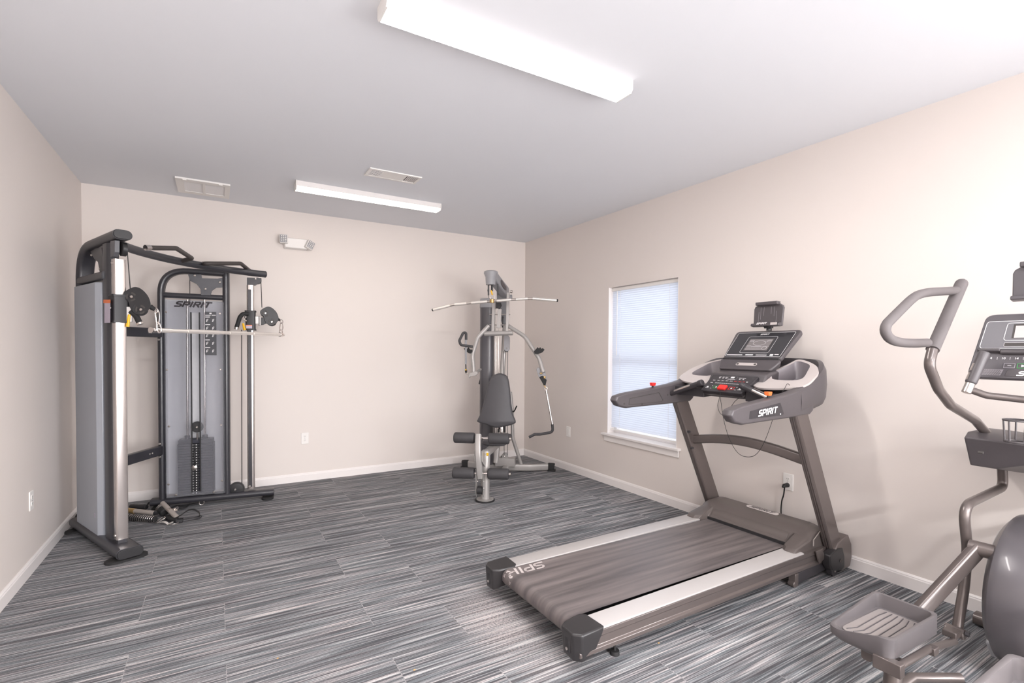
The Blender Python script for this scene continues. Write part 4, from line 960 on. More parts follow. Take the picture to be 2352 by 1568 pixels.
# front post and disc foot
fx = (1.22, -.04)
g = G(); g.oval([hg(1.20, fx[1], .012), hg(1.185, fx[1]+.0, .27), hg(1.16, fx[1], .44)], .078, .072, up=HF, rad=.03); g.obj('front_post', 'silverpaint', r)
g = G(); g.lathe([(.07, 0), (.088, .004), (.088, .013), (.08, .014)], hg(1.20, fx[1], 0), Z, 32); g.obj('foot_pad', 'rubber', r)
g = G(); g.lathe([(.078, .013), (.078, .019), (.04, .022)], hg(1.20, fx[1], 0), Z, 32); g.obj('foot_plate', 'silverpaint', r)
# seat rail, seat, rear mast
g = G(); g.oval([hg(1.16, fx[1], .42), hg(.55, 0, .42), hg(.1, .0, .40)], .05, .07, up=Z, rad=.015); g.obj('seat_rail', 'silverpaint', r)
def pad(name, outline, ext, mt, rnd):       # cushion: rounded extrusion of an outline
    c = sum(outline, V(0, 0, 0))/len(outline); e = Vector(ext); L = e.length; n = e/L; rings = []
    for f_, k in ((0, rnd), (.12, rnd*.35), (.3, 0), (.7, 0), (.88, rnd*.35), (1, rnd)):
        rings.append([p+(c-p).normalized()*k+n*(L*f_) for p in outline])
    g = G(); g.loft(rings); return g.obj(name, mt, r, 0, ang=60)
st = [hg(a, b, .455) for a, b in ((.98, -.10), (1.0, -.04), (1.0, .06), (.98, .10), (.90, .12), (.62, .12), (.58, .10), (.57, -.08), (.62, -.10), (.90, -.12))]
st = [p+HS*.0 for p in smooth(st+[st[0]], 4)[:-1]]
pad('seat_pad', st, V(0, 0, .055), 'vinyl', .018)
bk = [(1128, 865), (1141, 858), (1155, 859), (1165, 867), (1170.4, 892), (1176.7, 945), (1184, 965), (1182, 972), (1163, 978), (1145, 981), (1136, 980.5), (1118, 974), (1098, 968), (1098.5, 961), (1107, 941), (1120, 886)]
bo = smooth([hp(u, v, .56) for u, v in bk]+[hp(*bk[0], .56)], 4)[:-1]
bo = [p+HF*(.10*(1.02-p.z)) for p in bo]
bp_ = pad('back_pad', bo, -HF*.06, 'vinyl', .02)
g = G(); g.tube([hp(1147, 985, .50), hp(1143, 960, .46)], .02, 12); g.tube([hg(.48, .0, .42), hg(.46, 0, .62)], .024, 14); g.obj('back_pad_post', 'chrome', r)
g = G(); g.box(hg(.47, 0, .75), (.02, .08, .5), (HF, HS, Z)); g.beam(hg(.46, 0, .80), hg(.20, 0, .80), .05, .05); g.obj('back_pad_bracket', 'black', r, .003)
# tall mast at the back, shroud
mt_ = [hg(.22, -.035, .06), hg(.20, .0, 1.30), hg(.18, .0, 1.75)]
g = G(); g.oval([hp(1139, 1062, .30), hp(1146, 985, .26), hp(1159, 775, .18), hp(1163, 700, .15)], .055, .055, up=HF, rad=.018); g.obj('main_mast', 'silverpaint', r)
sh0, sh1 = hp(1121, 1062, .12), hp(1121, 706, .12)
def orect(c, w_, d_, rad, n=5):
    out = []
    for cx, cy, a0 in ((w_/2-rad, d_/2-rad, 0), (-w_/2+rad, d_/2-rad, 90), (-w_/2+rad, -d_/2+rad, 180), (w_/2-rad, -d_/2+rad, 270)):
        for k in range(n): a = math.radians(a0+90*k/(n-1)); out.append(c+HS*(cx+rad*math.cos(a))+HF*(cy+rad*math.sin(a)))
    return out
pc = lambda z: V(sh1.x, sh1.y, z)
g = G(); g.loft([orect(pc(z), .15, .24, .05) for z in (.10, sh1.z)]); sh = g.obj('weight_shroud', 'shroud2', r)
g = G(); zt = sh1.z; g.loft([orect(pc(z), a, b, .05) for z, a, b in ((zt-.008, .158, .248), (zt+.07, .158, .248), (zt+.09, .145, .235), (zt+.095, .11, .20))]); g.obj('shroud_cap', 'greyplastic', r)
g = G()
for u in (1137, 1141, 1145): g.cyl(hp(u, 1040, .16), hp(u, 705, .16), .0035 if u != 1141 else .002, n=8)
g.obj('guide_rods', 'steel', r)
g = G(); g.oval([hg(.10, -.12, .11), hg(.10, .10, .11)], .09, .10, up=Z, rad=.01); g.obj('stack_base', 'silverpaint', r, .003)
# brace down to the right foot
g = G(); g.tube(fillet([hp(1172, 900, .10), hp(1176, 940, .10), hp(1177.5, 1005, .10), hp(1198, 1069, .06)], [.1, .12], 6), .020, 14); br__ = g.obj('rear_brace', 'silverpaint', r)
fl = hp(1199, 1069, .06); g = G(); g.box(fl, (.13, .05, .008), (HS, HF, Z)); g.obj('flange', 'silverpaint', br__, .002)
g = G(); g.tube([hp(1166, 945, .12), hp(1174, 940, .12)], .006, 8); g.tube(smooth([hp(1174, 942, .14), hp(1180, 945, .16), hp(1187, 932, .2)], 4), .007, 8); g.obj('adjust_lever', 'rubber', r)
# pulley plates and lower pulley housing
g = G(); pp_ = [hp(u, v, .14) for u, v in ((1152, 1070), (1152, 1045), (1156, 1040), (1163, 1040), (1166, 1046), (1166, 1072))]; g.prism(pp_, -HF*.035); lp = g.obj('lower_pulley_bracket', 'silverpaint', r, .003)
g = G(); g.ball(hp(1158.5, 1048, .145), .009, 8); g.obj('bolt', 'steel', lp)
g = G(); g.cyl(hp(1158.5, 1050, .10)-HS*.0, hp(1158.5, 1050, .10)-HF*.02, .04, n=20); g.obj('pulley', 'black', lp)
g = G(); op = []
for k in range(24):
    t = 2*math.pi*k/24; z_ = 788+(11 if math.sin(t) > 0 else -11); op.append(hp(1164+6.2*math.cos(t), z_+7.5*math.sin(t), .30))
g.prism(op, -HF*.006); g.m = 0; g.prism([p-HF*.03 for p in op], -HF*.006); fp = g.obj('floating_pulley', 'greyplastic', r)
g = G(); g.ball(hp(1164, 799, .303), .007, 8); g.obj('bolt', 'steel', fp)
g = G(); g.cyl(hp(1163, 804, .29), hp(1163, 804, .29)-HF*.02, .022, n=16); g.obj('pulley', 'black', fp)
for (u0, v0, u1, v1, s0) in ((1157, 806, 1158, 1045, .26), (1166.5, 806, 1165.5, 1045, .28), (1161, 770, 1161, 705, .25), (1120, 665, 1125, 705, .2)):
    g = G(); g.cyl(hp(u0, v0, s0), hp(u1, v1, s0-.08), .0028, n=8); g.obj('steel_cable', 'cable', r)
# head boom
def ell(c, a, b, n=20, ax=(HS, HF)): return [c+ax[0]*(a*math.cos(2*math.pi*k/n))+ax[1]*(b*math.sin(2*math.pi*k/n)) for k in range(n)]
hc0 = hp(1127, 640, .60)
g = G(); c1, c2, c3 = hp(1127, 654, .60), hp(1127, 636, .60), hp(1127.5, 628, .60)
g.loft([ell(c1, .050, .045), ell(c2, .054, .050), ell(c3, .072, .062), ell(c3+Z*.018, .070, .060), ell(c3+Z*.028, .05, .045)]); hb = g.obj('boom_nose', 'greyplastic', r, 0, ang=30)
A, B = c2+Z*.012, hp(1160, 672, .20)
g = G()
def rect(c, w_, h_): return [c+HS*w_+Z*h_, c-HS*w_+Z*h_, c-HS*w_*.9-Z*h_, c+HS*w_*.9-Z*h_]
pts_ = [(A+Z*.01, .058, .045), (A*.55+B*.45+Z*.005, .050, .050), (B, .042, .060), (B-HF*.05-Z*.02, .040, .065)]
g.loft([rect(c, a, b) for c, a, b in pts_]); g.obj('pulley_boom', 'greyplastic', r, .014, 3)
g = G(); o_ = A*.45+B*.55+HS*.0505; u_ = (B-A).normalized(); q0 = [o_+u_*a+Z*b for a, b in ((-.09, .01), (-.07, .032), (.08, .018), (.085, -.02), (.0, -.03), (-.07, -.02))]
g.prism(q0, HS*.004); g.obj('boom_badge', 'console', hb, .002)
g = G(); g.prism([hp(u, v, .22) for u, v in ((1141, 655), (1160, 665), (1168, 675), (1166, 720), (1160, 745), (1152, 742), (1147, 715), (1141, 690))], -HF*.04); g.obj('boom_strut', 'greydark', r, .004)
g = G(); g.prism([hp(u, v, .20) for u, v in ((1140, 694), (1151, 695), (1153, 702), (1149, 709), (1140, 708))], HF*.03); g.obj('bumper', 'black', r, .003)
# carabiner, hooks
for u in (1122, 1143): g = G(); g.tube([hp(u, 652, .58), hp(u, 678, .58)], .008, 8); g.obj('fork_prong', 'black', hb)
g = G(); g.tube([hp(1130, 652, .60), hp(1130, 668, .60)], .011, 10); g.obj('fork_stem', 'black', hb)
g = G(); g.cyl(hp(1128, 667, .61), hp(1131, 677, .61), .008, n=10); g.obj('cable_stop', 'yellow', r)
# press arm yoke
for u in (1134, 1166.5):
    g = G(); top = 672 if u > 1150 else 694; g.beam(hp(u-(0 if u < 1150 else -.8), top, .46), hp(u-2.2, 762, .50), .030, .030, HF); g.obj('yoke_upright', 'silverpaint', r, .004)
g = G(); g.tube([hp(1113, 766, .50), hp(1178, 764, .50)], .026, 16); g.obj('yoke_crossbar', 'silverpaint', r)
for v in (722, 746):
    g = G(); g.cyl(hp(1124, v, .47), hp(1172, v, .47), .006, n=10); g.obj('yoke_rod', 'steel', r)
g = G(); g.beam(hp(1148, 710, .48), hp(1145, 753, .50), .040, .014, HF); g.obj('stop_plate', 'silverpaint', r, .002)
g = G(); g.beam(hp(1155, 725, .44), hp(1154, 752, .45), .014, .014, HF); g.ball(hp(1155, 729, .46), .011, 8); g.obj('latch', 'black', r)
g = G(); g.cyl(hp(1172, 669, .44), hp(1177, 670, .44), .014, n=12); g.obj('pivot_bolt', 'steel', r)
g = G(); g.cyl(hp(1176, 683, .36), hp(1170, 683, .36), .030, n=20); g.obj('cam_disc', 'greyplastic', r)
# left arm
g = G(); g.tube(fillet([hp(1122, 748, .50), hp(1097, 775, .56), hp(1085, 815, .62), hp(1088, 855, .66)], [.12, .15], 8), .021, 16); la = g.obj('press_arm', 'silverpaint', r)
g = G(); g.tube(fillet([hp(1170, 750, .50), hp(1205, 772, .54), hp(1238, 822, .60), hp(1248, 855, .64)], [.18, .2], 8), .021, 16); ra = g.obj('press_arm', 'silverpaint', r)
g = G(); g.prism([hp(u, v, .66) for u, v in ((1080, 856), (1096, 852), (1099, 857), (1094, 862), (1082, 864), (1079, 868), (1077, 864))], HF*.03); g.tube([hp(1090, 858, .62), hp(1104, 848, .40)], .013, 10); g.obj('arm_plate', 'silverpaint', la, .003)
g = G(); g.tube([hp(1070, 778, .66), hp(1070, 836, .66)], .0105, 12); g.obj('handle_rod', 'greyplastic', la)
g = G(); g.tube(fillet([hp(1070.5, 780, .66), hp(1070.5, 764, .66), hp(1064, 764, .66), hp(1055, 782, .69), hp(1058, 792, .69), hp(1086, 796, .66)], [.03, .03, .03, .03], 6), .0135, 12); g.obj('handle_grip', 'foam', la)
g = G(); g.tube([hp(1070, 836, .66), hp(1070.5, 858, .66)], .006, 8); g.ball(hp(1070.5, 852, .66), (.012, .012, .022), 10); g.obj('swivel_link', 'rubber', la)
g = G(); g.ball(hp(1070, 849, .675), .008, 8); g.obj('yellow_stop', 'yellow', la)
g = G(); g.tube([hp(1070, 857, .66), hp(1080, 861, .66)], .007, 8); g.ball(hp(1073, 858, .66), .010, 8); g.obj('chain_links', 'steel', la)
def gear(name, pts, par):
    g = G(); g.prism([hp(u, v, .61) for u, v in pts], HF*.022); return g.obj(name, 'rubber', par, .002)
gear('angle_bracket', ((1066, 800), (1070, 799), (1073, 803), (1076, 797), (1080, 802), (1086, 803), (1086, 812), (1078, 811), (1070, 806)), la)
gear('angle_bracket', ((1227, 806), (1232, 801), (1235, 797), (1238, 800), (1241, 797), (1244, 801), (1247, 799), (1251, 803), (1246, 809), (1236, 813), (1228, 812)), ra)
g = G(); g.prism([hp(u, v, .60) for u, v in ((1232, 848), (1236, 843), (1242, 846), (1252, 852), (1256, 870), (1252, 880), (1246, 878), (1237, 864))], HF*.02); g.obj('arm_plate', 'greyplastic', ra, .003)
g = G(); g.prism([hp(u, v, .62) for u, v in ((1239, 866), (1246, 862), (1250, 868), (1256, 872), (1253, 885), (1249, 884))], HF*.02); g.obj('cable_housing', 'rubber', ra, .003)
g = G(); g.ball(hp(1243, 857, .64), (.016, .010, .010), 10); g.ball(hp(1251, 866, .64), (.014, .01, .016), 10); g.tube([hp(1248, 882, .63), hp(1253, 890, .63)], .005, 8); g.obj('carabiner', 'brass', ra)
h2 = root('hanging_handle', 'chrome rod handle with black bent grip hanging from the home gym arm', 'handle', tuple(hp(1266, 940, .62)))
g = G(); g.tube([hp(1254, 894, .62), hp(1268.5, 974, .62)], .0105, 12); g.obj('handle_rod', 'chrome', h2)
g = G(); c = hp(1254, 892, .62); g.tube([c+HS*(.013*math.cos(t))+Z*(.016*math.sin(t)) for t in [2*math.pi*k/14 for k in range(14)]], .004, 8, closed=True); g.obj('ring', 'steel', h2)
g = G(); g.tube(fillet([hp(1268.5, 974, .62), hp(1270, 992, .62), hp(1240, 997, .64), hp(1228, 997, .65), hp(1215, 1004, .66)], [.05, .05, .05], 6), .0135, 12); g.obj('handle_grip', 'foam', h2)
# knob lever on the shroud
g = G(); g.cyl(hp(1101, 882, .20), hp(1106, 862, .20), .010, n=10); g.obj('pin_handle', 'black', r)
# lat bar on its carabiner
lb = root('lat_bar', 'long silver bent lat pulldown bar hanging on the home gym', 'pulldown bar', tuple(hp(1130, 691, .62)))
LP = [(995, 711.5), (1040, 700), (1078, 696), (1130, 691.5), (1181, 687.5), (1219, 685), (1279, 690)]
Lw = [hp(u, v, .62) for u, v in LP]
g = G(); g.tube(fillet(Lw, .06, 4), .0115, 14); g.obj('bar', 'steel', lb)
for a, b in ((0, 1), (1, 2), (2, 3), (3, 4), (4, 5), (5, 6)):
    d = (Lw[b]-Lw[a]); L = d.length; d.normalize(); k0 = .02 if a not in (3,) else .05; k1 = .03 if b != 3 else .05
    g = G(); g.cyl(Lw[a]+d*(k0 if a else .0), Lw[b]-d*(k1 if b < 6 else 0), .0150, n=16); g.obj('knurled_sleeve', 'white_steel', lb)
for e, d in ((Lw[0], Lw[0]-Lw[1]), (Lw[-1], Lw[-1]-Lw[-2])):
    d.normalize(); g = G(); g.cyl(e-d*.002, e+d*.012, .0152, .012, 16); g.obj('end_plug', 'rubber', lb)
g = G(); c = hp(1130, 691, .62); g.cyl(c-Z*.018, c+Z*.018, .024, n=18); g.obj('swivel', 'brass', lb)
g = G(); g.tube([hp(1126, 688, .62), hp(1126, 678, .62), hp(1134.5, 678, .62), hp(1134.5, 688, .62)], .0035, 8); g.obj('shackle', 'steel', lb)
# leg developer
g = G(); 
g.oval(smooth([hp(1099, 998, 1.26), hp(1098, 1015, 1.29), hp(1098.5, 1045, 1.31), hp(1101, 1075, 1.30), hp(1103.5, 1097, 1.28)], 5), .052, .05, up=HF, rad=.012); ld = g.obj('leg_lever', 'silverpaint', r)
for off in (-.030, .030):
    g = G(); g.prism([p+HS*off for p in (hg(1.23, -.085, .47), hg(1.30, -.085, .47), hg(1.32, -.08, .38), hg(1.20, -.07, .30), hg(1.15, -.06, .34), hg(1.15, -.06, .44))], HS*.005*(1 if off > 0 else -1)); g.obj('lever_bracket', 'silverpaint', r, .002)
    g = G(); g.prism([p+HS*off for p in (hg(1.26, -.07, .27), hg(1.31, -.07, .27), hg(1.315, -.07, .09), hg(1.28, -.07, .055), hg(1.25, -.07, .09))], HS*.004*(1 if off > 0 else -1)); pb = g.obj('pulley_cheek', 'silverpaint', ld, .002)
g = G(); g.cyl(hg(1.28, -.092, .115), hg(1.28, -.048, .115), .036, n=22); g.obj('pulley', 'black', ld)
g = G(); g.ball(hp(1103, 1127, 1.28), .010, 8); g.obj('yellow_stop', 'yellow', ld)
for zz_ in (1105, 1121):
    for u in (1097, 1111): g = G(); g.ball(hp(u, zz_, 1.285), .0065, 8); g.obj('bolt', 'steel', ld)
g = G(); g.cyl(hp(1118, 1043, 1.2), hp(1122, 1043, 1.2), .014, n=14); g.obj('adjust_knob', 'yellow', r)
def rollers(y0, s_, u0, u1, u2, u3, rad, par):
    # axle and two foam rollers
    a, b = hp(u0, y0, s_), hp(u3, y0+3, s_)
    g = G(); g.cyl(a, b+(b-a).normalized()*.012, .011, n=14); ax_ = g.obj('roller_axle', 'chrome', par)
    for p, q in ((u0, u1), (u2, u3)):
        g = G(); g.roll(hp(p, y0+3*(p-u0)/(u3-u0), s_), hp(q, y0+3*(q-u0)/(u3-u0), s_), rad, .016, 26); g.obj('foam_roller', 'foam', par)
    g = G(); g.cyl(b-(b-a).normalized()*.0, b+(b-a).normalized()*.016, .014, n=14); g.obj('axle_cap', 'steel', ax_)
rollers(1004.5, 1.22, 1043, 1091, 1122, 1170, .0485, r)
rollers(1085.5, 1.28, 1040, 1090, 1120.5, 1169, .0495, ld)
# ================================================================ CABLE MACHINE (two towers in a V)
M['chromepost'] = mat('polished_post', (216, 208, 204), .22, .9, var=.03)
M['gussetgrey'] = mat('gusset_grey', (92, 92, 96), .4)
M['rearshroud'] = mat('rear_shroud_grey', (226, 226, 228), .45)
M['chartgrey'] = mat('chart_charcoal', (72, 72, 76), .5)
M['rubber2'] = mat('grip_rubber', (62, 56, 54), .55)
M['whitestrap'] = mat('pale_webbing', (215, 208, 202), .7)
DA = V(.40, -.917, 0).normalized(); A0 = V(.47, -1.50, 0); DB = V(.989, -.148, 0).normalized(); B0 = V(1.40, -.462, 0)
NA = V(DA.y, -DA.x, 0); NB = V(DB.y, -DB.x, 0)       # NA points to the left wall side, NB towards the camera
def A(s, n, z): return A0-DA*s+NA*n+Z*z
def B(s, n, z): return B0-DB*s+NB*n+Z*z
def ap(u, v, n=0): return VP(u, v, A0+NA*n, DA)
def bp(u, v, n=0): return VP(u, v, B0+NB*n, DB)
r = root('cable_machine', 'charcoal dual-stack cable machine with chrome posts in the left corner', 'cable machine', (.65, -.75, 0))
BM = 'blackmetal'
def bolt(par, p, n, rad=.008, m='steel', nm='bolt'):
    g = G(); g.ball(p, (rad, rad, rad*.6), 10, (frame(n)[0], frame(n)[1], n.normalized())); return g.obj(nm, m, par)
# ---- tower A, beside the left wall
g = G(); g.oval([A(-.055, 0, .058), A(.95, 0, .058)], .145, .066, up=Z, rad=.028); ba = g.obj('base_tube', BM, r, .002)
g = G(); g.oval([A(-.056, 0, .058), A(-.066, 0, .058)], .138, .058, up=Z, rad=.026); g.obj('end_plug', 'black', ba, .003)
for s_, rr_ in ((.01, .02), (.88, .02)):
    g = G(); c = A(s_, 0, 0); pts = []
    for k in range(28): t = 2*math.pi*k/28; pts.append(c+NA*((.065 if math.cos(t) > 0 else -.065)+.05*math.cos(t))+DA*(.05*math.sin(t)))
    g.loft([pts, [p+Z*.014 for p in pts], [c+(p-c)*.86+Z*.02 for p in pts]]); g.cyl(c+Z*.012, c+Z*.03, .02); g.obj('rubber_foot', 'rubber', r)
# rear loop: front post, oval tube up the back and over the top to the front cap
fpost = .245
g = G(); g.oval([A(fpost, 0, .06), A(fpost, 0, 2.04)], .13, .07, up=NA, rad=.034); g.obj('frame_post', BM, r)
capf = ap(285, 560)
loopA = [A(.96, 0, .06), A(.96, 0, 2.03), A(.70, 0, 2.055), ]
zt = 2.075
g = G(); g.oval(fillet([A(.80, 0, .06), A(.80, 0, zt-.01), A(.02, 0, zt+.0)], [.24], 10), .062, .105, up=NA, rad=.030); top = g.obj('top_arch', BM, r)
g = G(); g.oval([A(.021, 0, zt), A(.010, 0, zt)], .056, .099, up=NA, rad=.027); g.obj('end_plug', 'black', top, .002)
g = G(); g.oval([A(.80, 0, 1.835), A(fpost, 0, 1.835)], .10, .055, up=Z, rad=.02); g.obj('cross_tube', BM, r)
g = G(); g.prism([A(s_, .01, z) for s_, z in ((.60, 2.03), (.50, 2.04), (.36, 2.03), (.34, 1.96), (.32, 1.87), (.40, 1.86), (.44, 1.94), (.52, 1.97))], NA*.008); gs = g.obj('gusset_plate', BM, r, .002)
bolt(gs, A(.57, .02, 2.0), NA); bolt(gs, A(.40, .02, 1.89), NA)
# silver side shroud towards the left wall / camera
g = G(); sa, sb = .83, .335; n0, n1 = .062, .055
g.prism([A(sa, .0, .085), A(sa, n1, .085), A(sb+.03, n1, .085), A(sb, n1-.025, .085), A(sb, .0, .085)], Z*(1.795-.085)); shA = g.obj('side_shroud', 'shroud', r, .006, 3)
g = G(); c = A(.42, n1+.001, .215); g.box(c, (.018, .001, .030), (DA, NA, Z)); g.obj('sticker', 'label', shA)
# warning label on the frame post
g = G(); P0 = A(fpost-.0285, .020, 1.47); P0 = A(fpost-.02, .0285+.03, 1.47)
pA = VP(242, 715, A0+NA*.058, DA); 
def onpost(u, v): return VP(u, v, A0+NA*.0582-DA*(fpost-.02), DA)
g.m = 0; pl = [onpost(u, v) for u, v in ((240, 696), (253, 696), (253, 741), (240, 741))]; g.prism(pl, NA*.0006)
g.m = 1; pl = [onpost(u, v)+NA*.0008 for u, v in ((238, 688), (254, 688), (254, 696), (238, 696))]; g.prism(pl, NA*.0004)
g.obj('warning_label', ['label', 'orange'], r)
# chrome guide post
sc_ = .10
g = G(); g.oval([A(sc_, 0, .115), A(sc_, 0, 1.925)], .064, .064, up=NA, rad=.010); gpA = g.obj('guide_post', 'chromepost', r)
g = G(); c = A(sc_, .032, 0); 
g.box(A(sc_, 0, .1), (.05, .05, .05), (DA, NA, Z)); g.obj('post_bracket', BM, r)
g = G(); g.prism([A(s_, .004, z) for s_, z in ((.14, 2.045), (.14, 1.94), (.09, 1.94), (.06, 1.965), (.055, 2.04))], NA*.028); g.obj('top_pulley_bracket', 'gussetgrey', r, .003)
g = G(); g.cyl(A(.065, -.028, 1.99), A(.065, -.004, 1.99), .045, n=24); g.obj('top_pulley', 'black', r)
for z in (1.90, .14): bolt(r, A(sc_+.0, .034, z), NA, .010)
g = G(); g.cyl(A(.24, -.015, .115), A(.24, .02, .115), .05, n=26); lpA = g.obj('lower_pulley', 'black', r); bolt(lpA, A(.24, .025, .115), NA, .012)
# ---- tower B, beside the back wall
g = G(); g.oval([B(-.02, 0, .055), B(.92, 0, .055)], .105, .055, up=Z, rad=.025); bb = g.obj('base_tube', BM, r, .002)
for s_ in (.03, .86):
    g = G(); c = B(s_, 0, 0); pts = []
    for k in range(28): t = 2*math.pi*k/28; pts.append(c+NB*((.05 if math.cos(t) > 0 else -.05)+.045*math.cos(t))+DB*(.048*math.sin(t)))
    g.loft([pts, [p+Z*.014 for p in pts], [c+(p-c)*.86+Z*.02 for p in pts]]); g.cyl(c+Z*.012, c+Z*.03, .02); g.obj('rubber_foot', 'rubber', r)
sL = (B0-bp(373, 1000)).xy.length; sR = (B0-bp(521.5, 1000)).xy.length
zL = bp(420, 621).z; 
g = G(); g.oval(fillet([B(sL, 0, .07), B(sL, 0, zL), B(sR+.01, 0, zL-.01)], [.20], 10), .048, .085, up=NB, rad=.023); g.obj('rear_loop', BM, r)
g = G(); g.oval([B(sR, 0, .07), B(sR, 0, zL+.0)], .052, .090, up=NB, rad=.025); g.obj('frame_post', BM, r)
zx = bp(450, 680).z
g = G(); g.oval([B(sL, 0, zx), B(sR, 0, zx-.005)], .06, .045, up=Z, rad=.02); g.obj('cross_tube', BM, r)
g = G(); g.prism([bp(u, v, .02) for u, v in ((432, 629), (463, 630), (464, 639), (500, 640), (513, 637), (513, 660), (497, 661), (487, 668), (484, 678), (462, 678), (461, 664), (452, 652), (437, 645))], NB*.008); gs = g.obj('gusset_plate', 'gussetgrey', r, .002)
for u, v in ((447, 632.5), (505, 648), (472, 663.5)): bolt(gs, bp(u, v, .032), NB, .010)
g = G(); p0, p1 = bp(436, 640, .0), bp(436, 700, 0); g.cyl(p0, p1, .003, n=6); g.obj('steel_cable', 'cable', r)
# back shroud, stack, rods, clear front cover
bk = .085
def quad(pts, n): return [bp(u, v, n) for u, v in pts]
g = G(); g.prism([B(sL-.02, -bk, .09), B(sR+.02, -bk, .09), B(sR+.02, -bk, zx-.03), B(sL-.02, -bk, zx-.03)], -NB*.004)
for s_ in (sL-.02, sR+.02): g.prism([B(s_, -bk, .09), B(s_, .0, .09), B(s_, .0, zx-.03), B(s_, -bk, zx-.03)], DB*.003)
g.obj('rear_shroud', 'rearshroud', r)
fn = .060
cvr = quad(((381, 689), (512, 693), (516, 1130), (386, 1142)), fn)
s0 = (B0+NB*fn-cvr[0]); 
def cs(u, v): return bp(u, v, fn)
z_of = lambda u, v: cs(u, v).z
Lx = lambda u: (B0+NB*fn-V(cs(u, 900).x, cs(u, 900).y, 0)).length
xl, xr = Lx(381), Lx(514); zt_, zb_ = z_of(381, 689), .095
slotL, slotR = Lx(440), Lx(459.5); st, sbm = z_of(438, 718), z_of(445, 1128)
def C_(s, z, off=0): return B(s, fn+off, z)
g = G(); g.prism([C_(xl, zb_), C_(xr, zb_), C_(xr, zt_), C_(xl, zt_)], NB*.004, [[C_(slotL, sbm), C_(slotR, sbm), C_(slotR, st), C_(slotL, st)]]); cov = g.obj('clear_cover', 'acrylic', r)
for s_ in (slotL, slotR):
    g = G(); g.box(C_(s_, (st+sbm)/2, .003), (.010, .012, st-sbm+.01), (DB, NB, Z)); g.obj('slot_edge', 'black', cov, .001)
for s_, sg in ((xl, 1), (xr, -1)):
    g = G(); g.prism([C_(s_, zb_), C_(s_+sg*.012, zb_, -.05), C_(s_+sg*.012, zt_, -.05), C_(s_, zt_)], -DB*sg*.003); g.obj('cover_flange', 'acrylic', cov)
for u, v in ((381.5, 716.5), (505, 720), (383.5, 849), (506.5, 848.5), (388, 979), (508, 976), (387, 1112), (510, 1103), (404, 1137), (491, 1130)):
    bolt(cov, bp(u, v, fn+.006), NB, .009)
g = G(); o = bp(445, 699, fn+.005); logo(g, o, DB, Z, (bp(487, 699, fn)-bp(402, 699, fn)).length, (bp(445, 692.5, fn)-bp(445, 706, fn)).length, sw=.24, th=.0008, shear=.45); g.obj('lettering', 'darkink', cov)
# exercise chart
g = G(); n_ = fn+.0052; Pq = lambda u, v, o=0: bp(u, v, n_+o)
g.m = 0; g.prism([Pq(470.5, 715.5), Pq(496.5, 716), Pq(497.5, 815.5), Pq(471.5, 815)], NB*.0006)
g.m = 1
def rct(u0, v0, u1, v1): g.add([Pq(u0, v0, .0012), Pq(u1, v0, .0012), Pq(u1, v1, .0012), Pq(u0, v1, .0012)], [(0, 1, 2, 3)])
rct(481, 718, 486, 721); rct(471.5, 723, 484, 724.3); rct(486, 723, 495.5, 724.3)
for k, v in enumerate((727, 744.5, 762, 779.5, 797)):
    rct(471.5, v, 482+(k % 3), v+1.6)
    for u in (474, 488):
        rct(u, v+6, u+1.4, v+12); rct(u+2.5, v+5, u+4, v+8); rct(u-1, v+10, u+1.2, v+11.4); rct(u+1.6, v+9, u+3.4, v+10)
g.obj('exercise_chart', ['chartgrey', 'ink'], cov)
# guide rods and weight stack
stc = -.012
def W(u, v, n=stc): return bp(u, v, n)
for u in (430, 470):
    g = G(); g.cyl(W(u, 688), W(u+1, 1125), .0095, n=14); g.obj('guide_rod', 'chrome', r)
s_l = (B0+NB*stc-V(W(411, 1060).x, W(411, 1060).y, 0)).length; s_r = (B0+NB*stc-V(W(492, 1060).x, W(492, 1060).y, 0)).length
zs_t = W(450, 1016).z; zs_b = .10; npl = 20
hpl = (zs_t-zs_b)/npl; stack = None
for k in range(npl):
    g = G(); z = zs_b+hpl*(k+.5); c = (B(s_l, stc, z)+B(s_r, stc, z))/2
    g.box(c, ((s_l-s_r), .10, hpl*.90), (DB, NB, Z)); p = g.obj('weight_plate', 'weight', r, .002)
    g = G(); q = c+NB*.052+DB*(-.006)
    g.m = 0; g.box(q, (.060, .003, hpl*.86), (DB, NB, Z)); g.m = 1
    for off in (-.013, .013): g.box(q+NB*.002+DB*off, (.007, .001, hpl*.36), (DB, NB, Z))
    g.obj('number_tag', ['black', 'ink'], p)
g = G(); c = (B(s_l, stc, zs_t+.018)+B(s_r, stc, zs_t+.018))/2; g.box(c, ((s_l-s_r)*.96, .10, .034), (DB, NB, Z))
for u in (430.5, 471): q = W(u, 1008); g.cyl(V(q.x, q.y, zs_t+.03), V(q.x, q.y, zs_t+.065), .02, n=16)
hpz = g.obj('head_plate', 'weight', r, .003)
g = G(); q = W(453, 980, .035); g.cyl(q-NB*.012, q+NB*.012, .047, n=28); tp = g.obj('lift_pulley', 'black', r, .002); bolt(tp, q+NB*.015, NB, .011)
g = G(); g.cyl(W(453.5, 994, .035), W(453.5, 1012, .03), .008, n=10); g.obj('lift_bolt', 'steel', tp)
q = W(447, 1073, .055); g = G(); g.lathe([(.012, 0), (.022, .012), (.022, .020), (.012, .024)], q-NB*.005, NB, 20); g.obj('selector_pin', 'steel', r)
g = G(); g.tube(smooth([q+NB*.01+Z*.0, q+NB*.02+Z*.05+DB*.01, q+NB*.015+Z*.11, q+NB*.0+Z*.16+DB*.01], 5), .005, 8); g.obj('pin_cord', 'black', r)
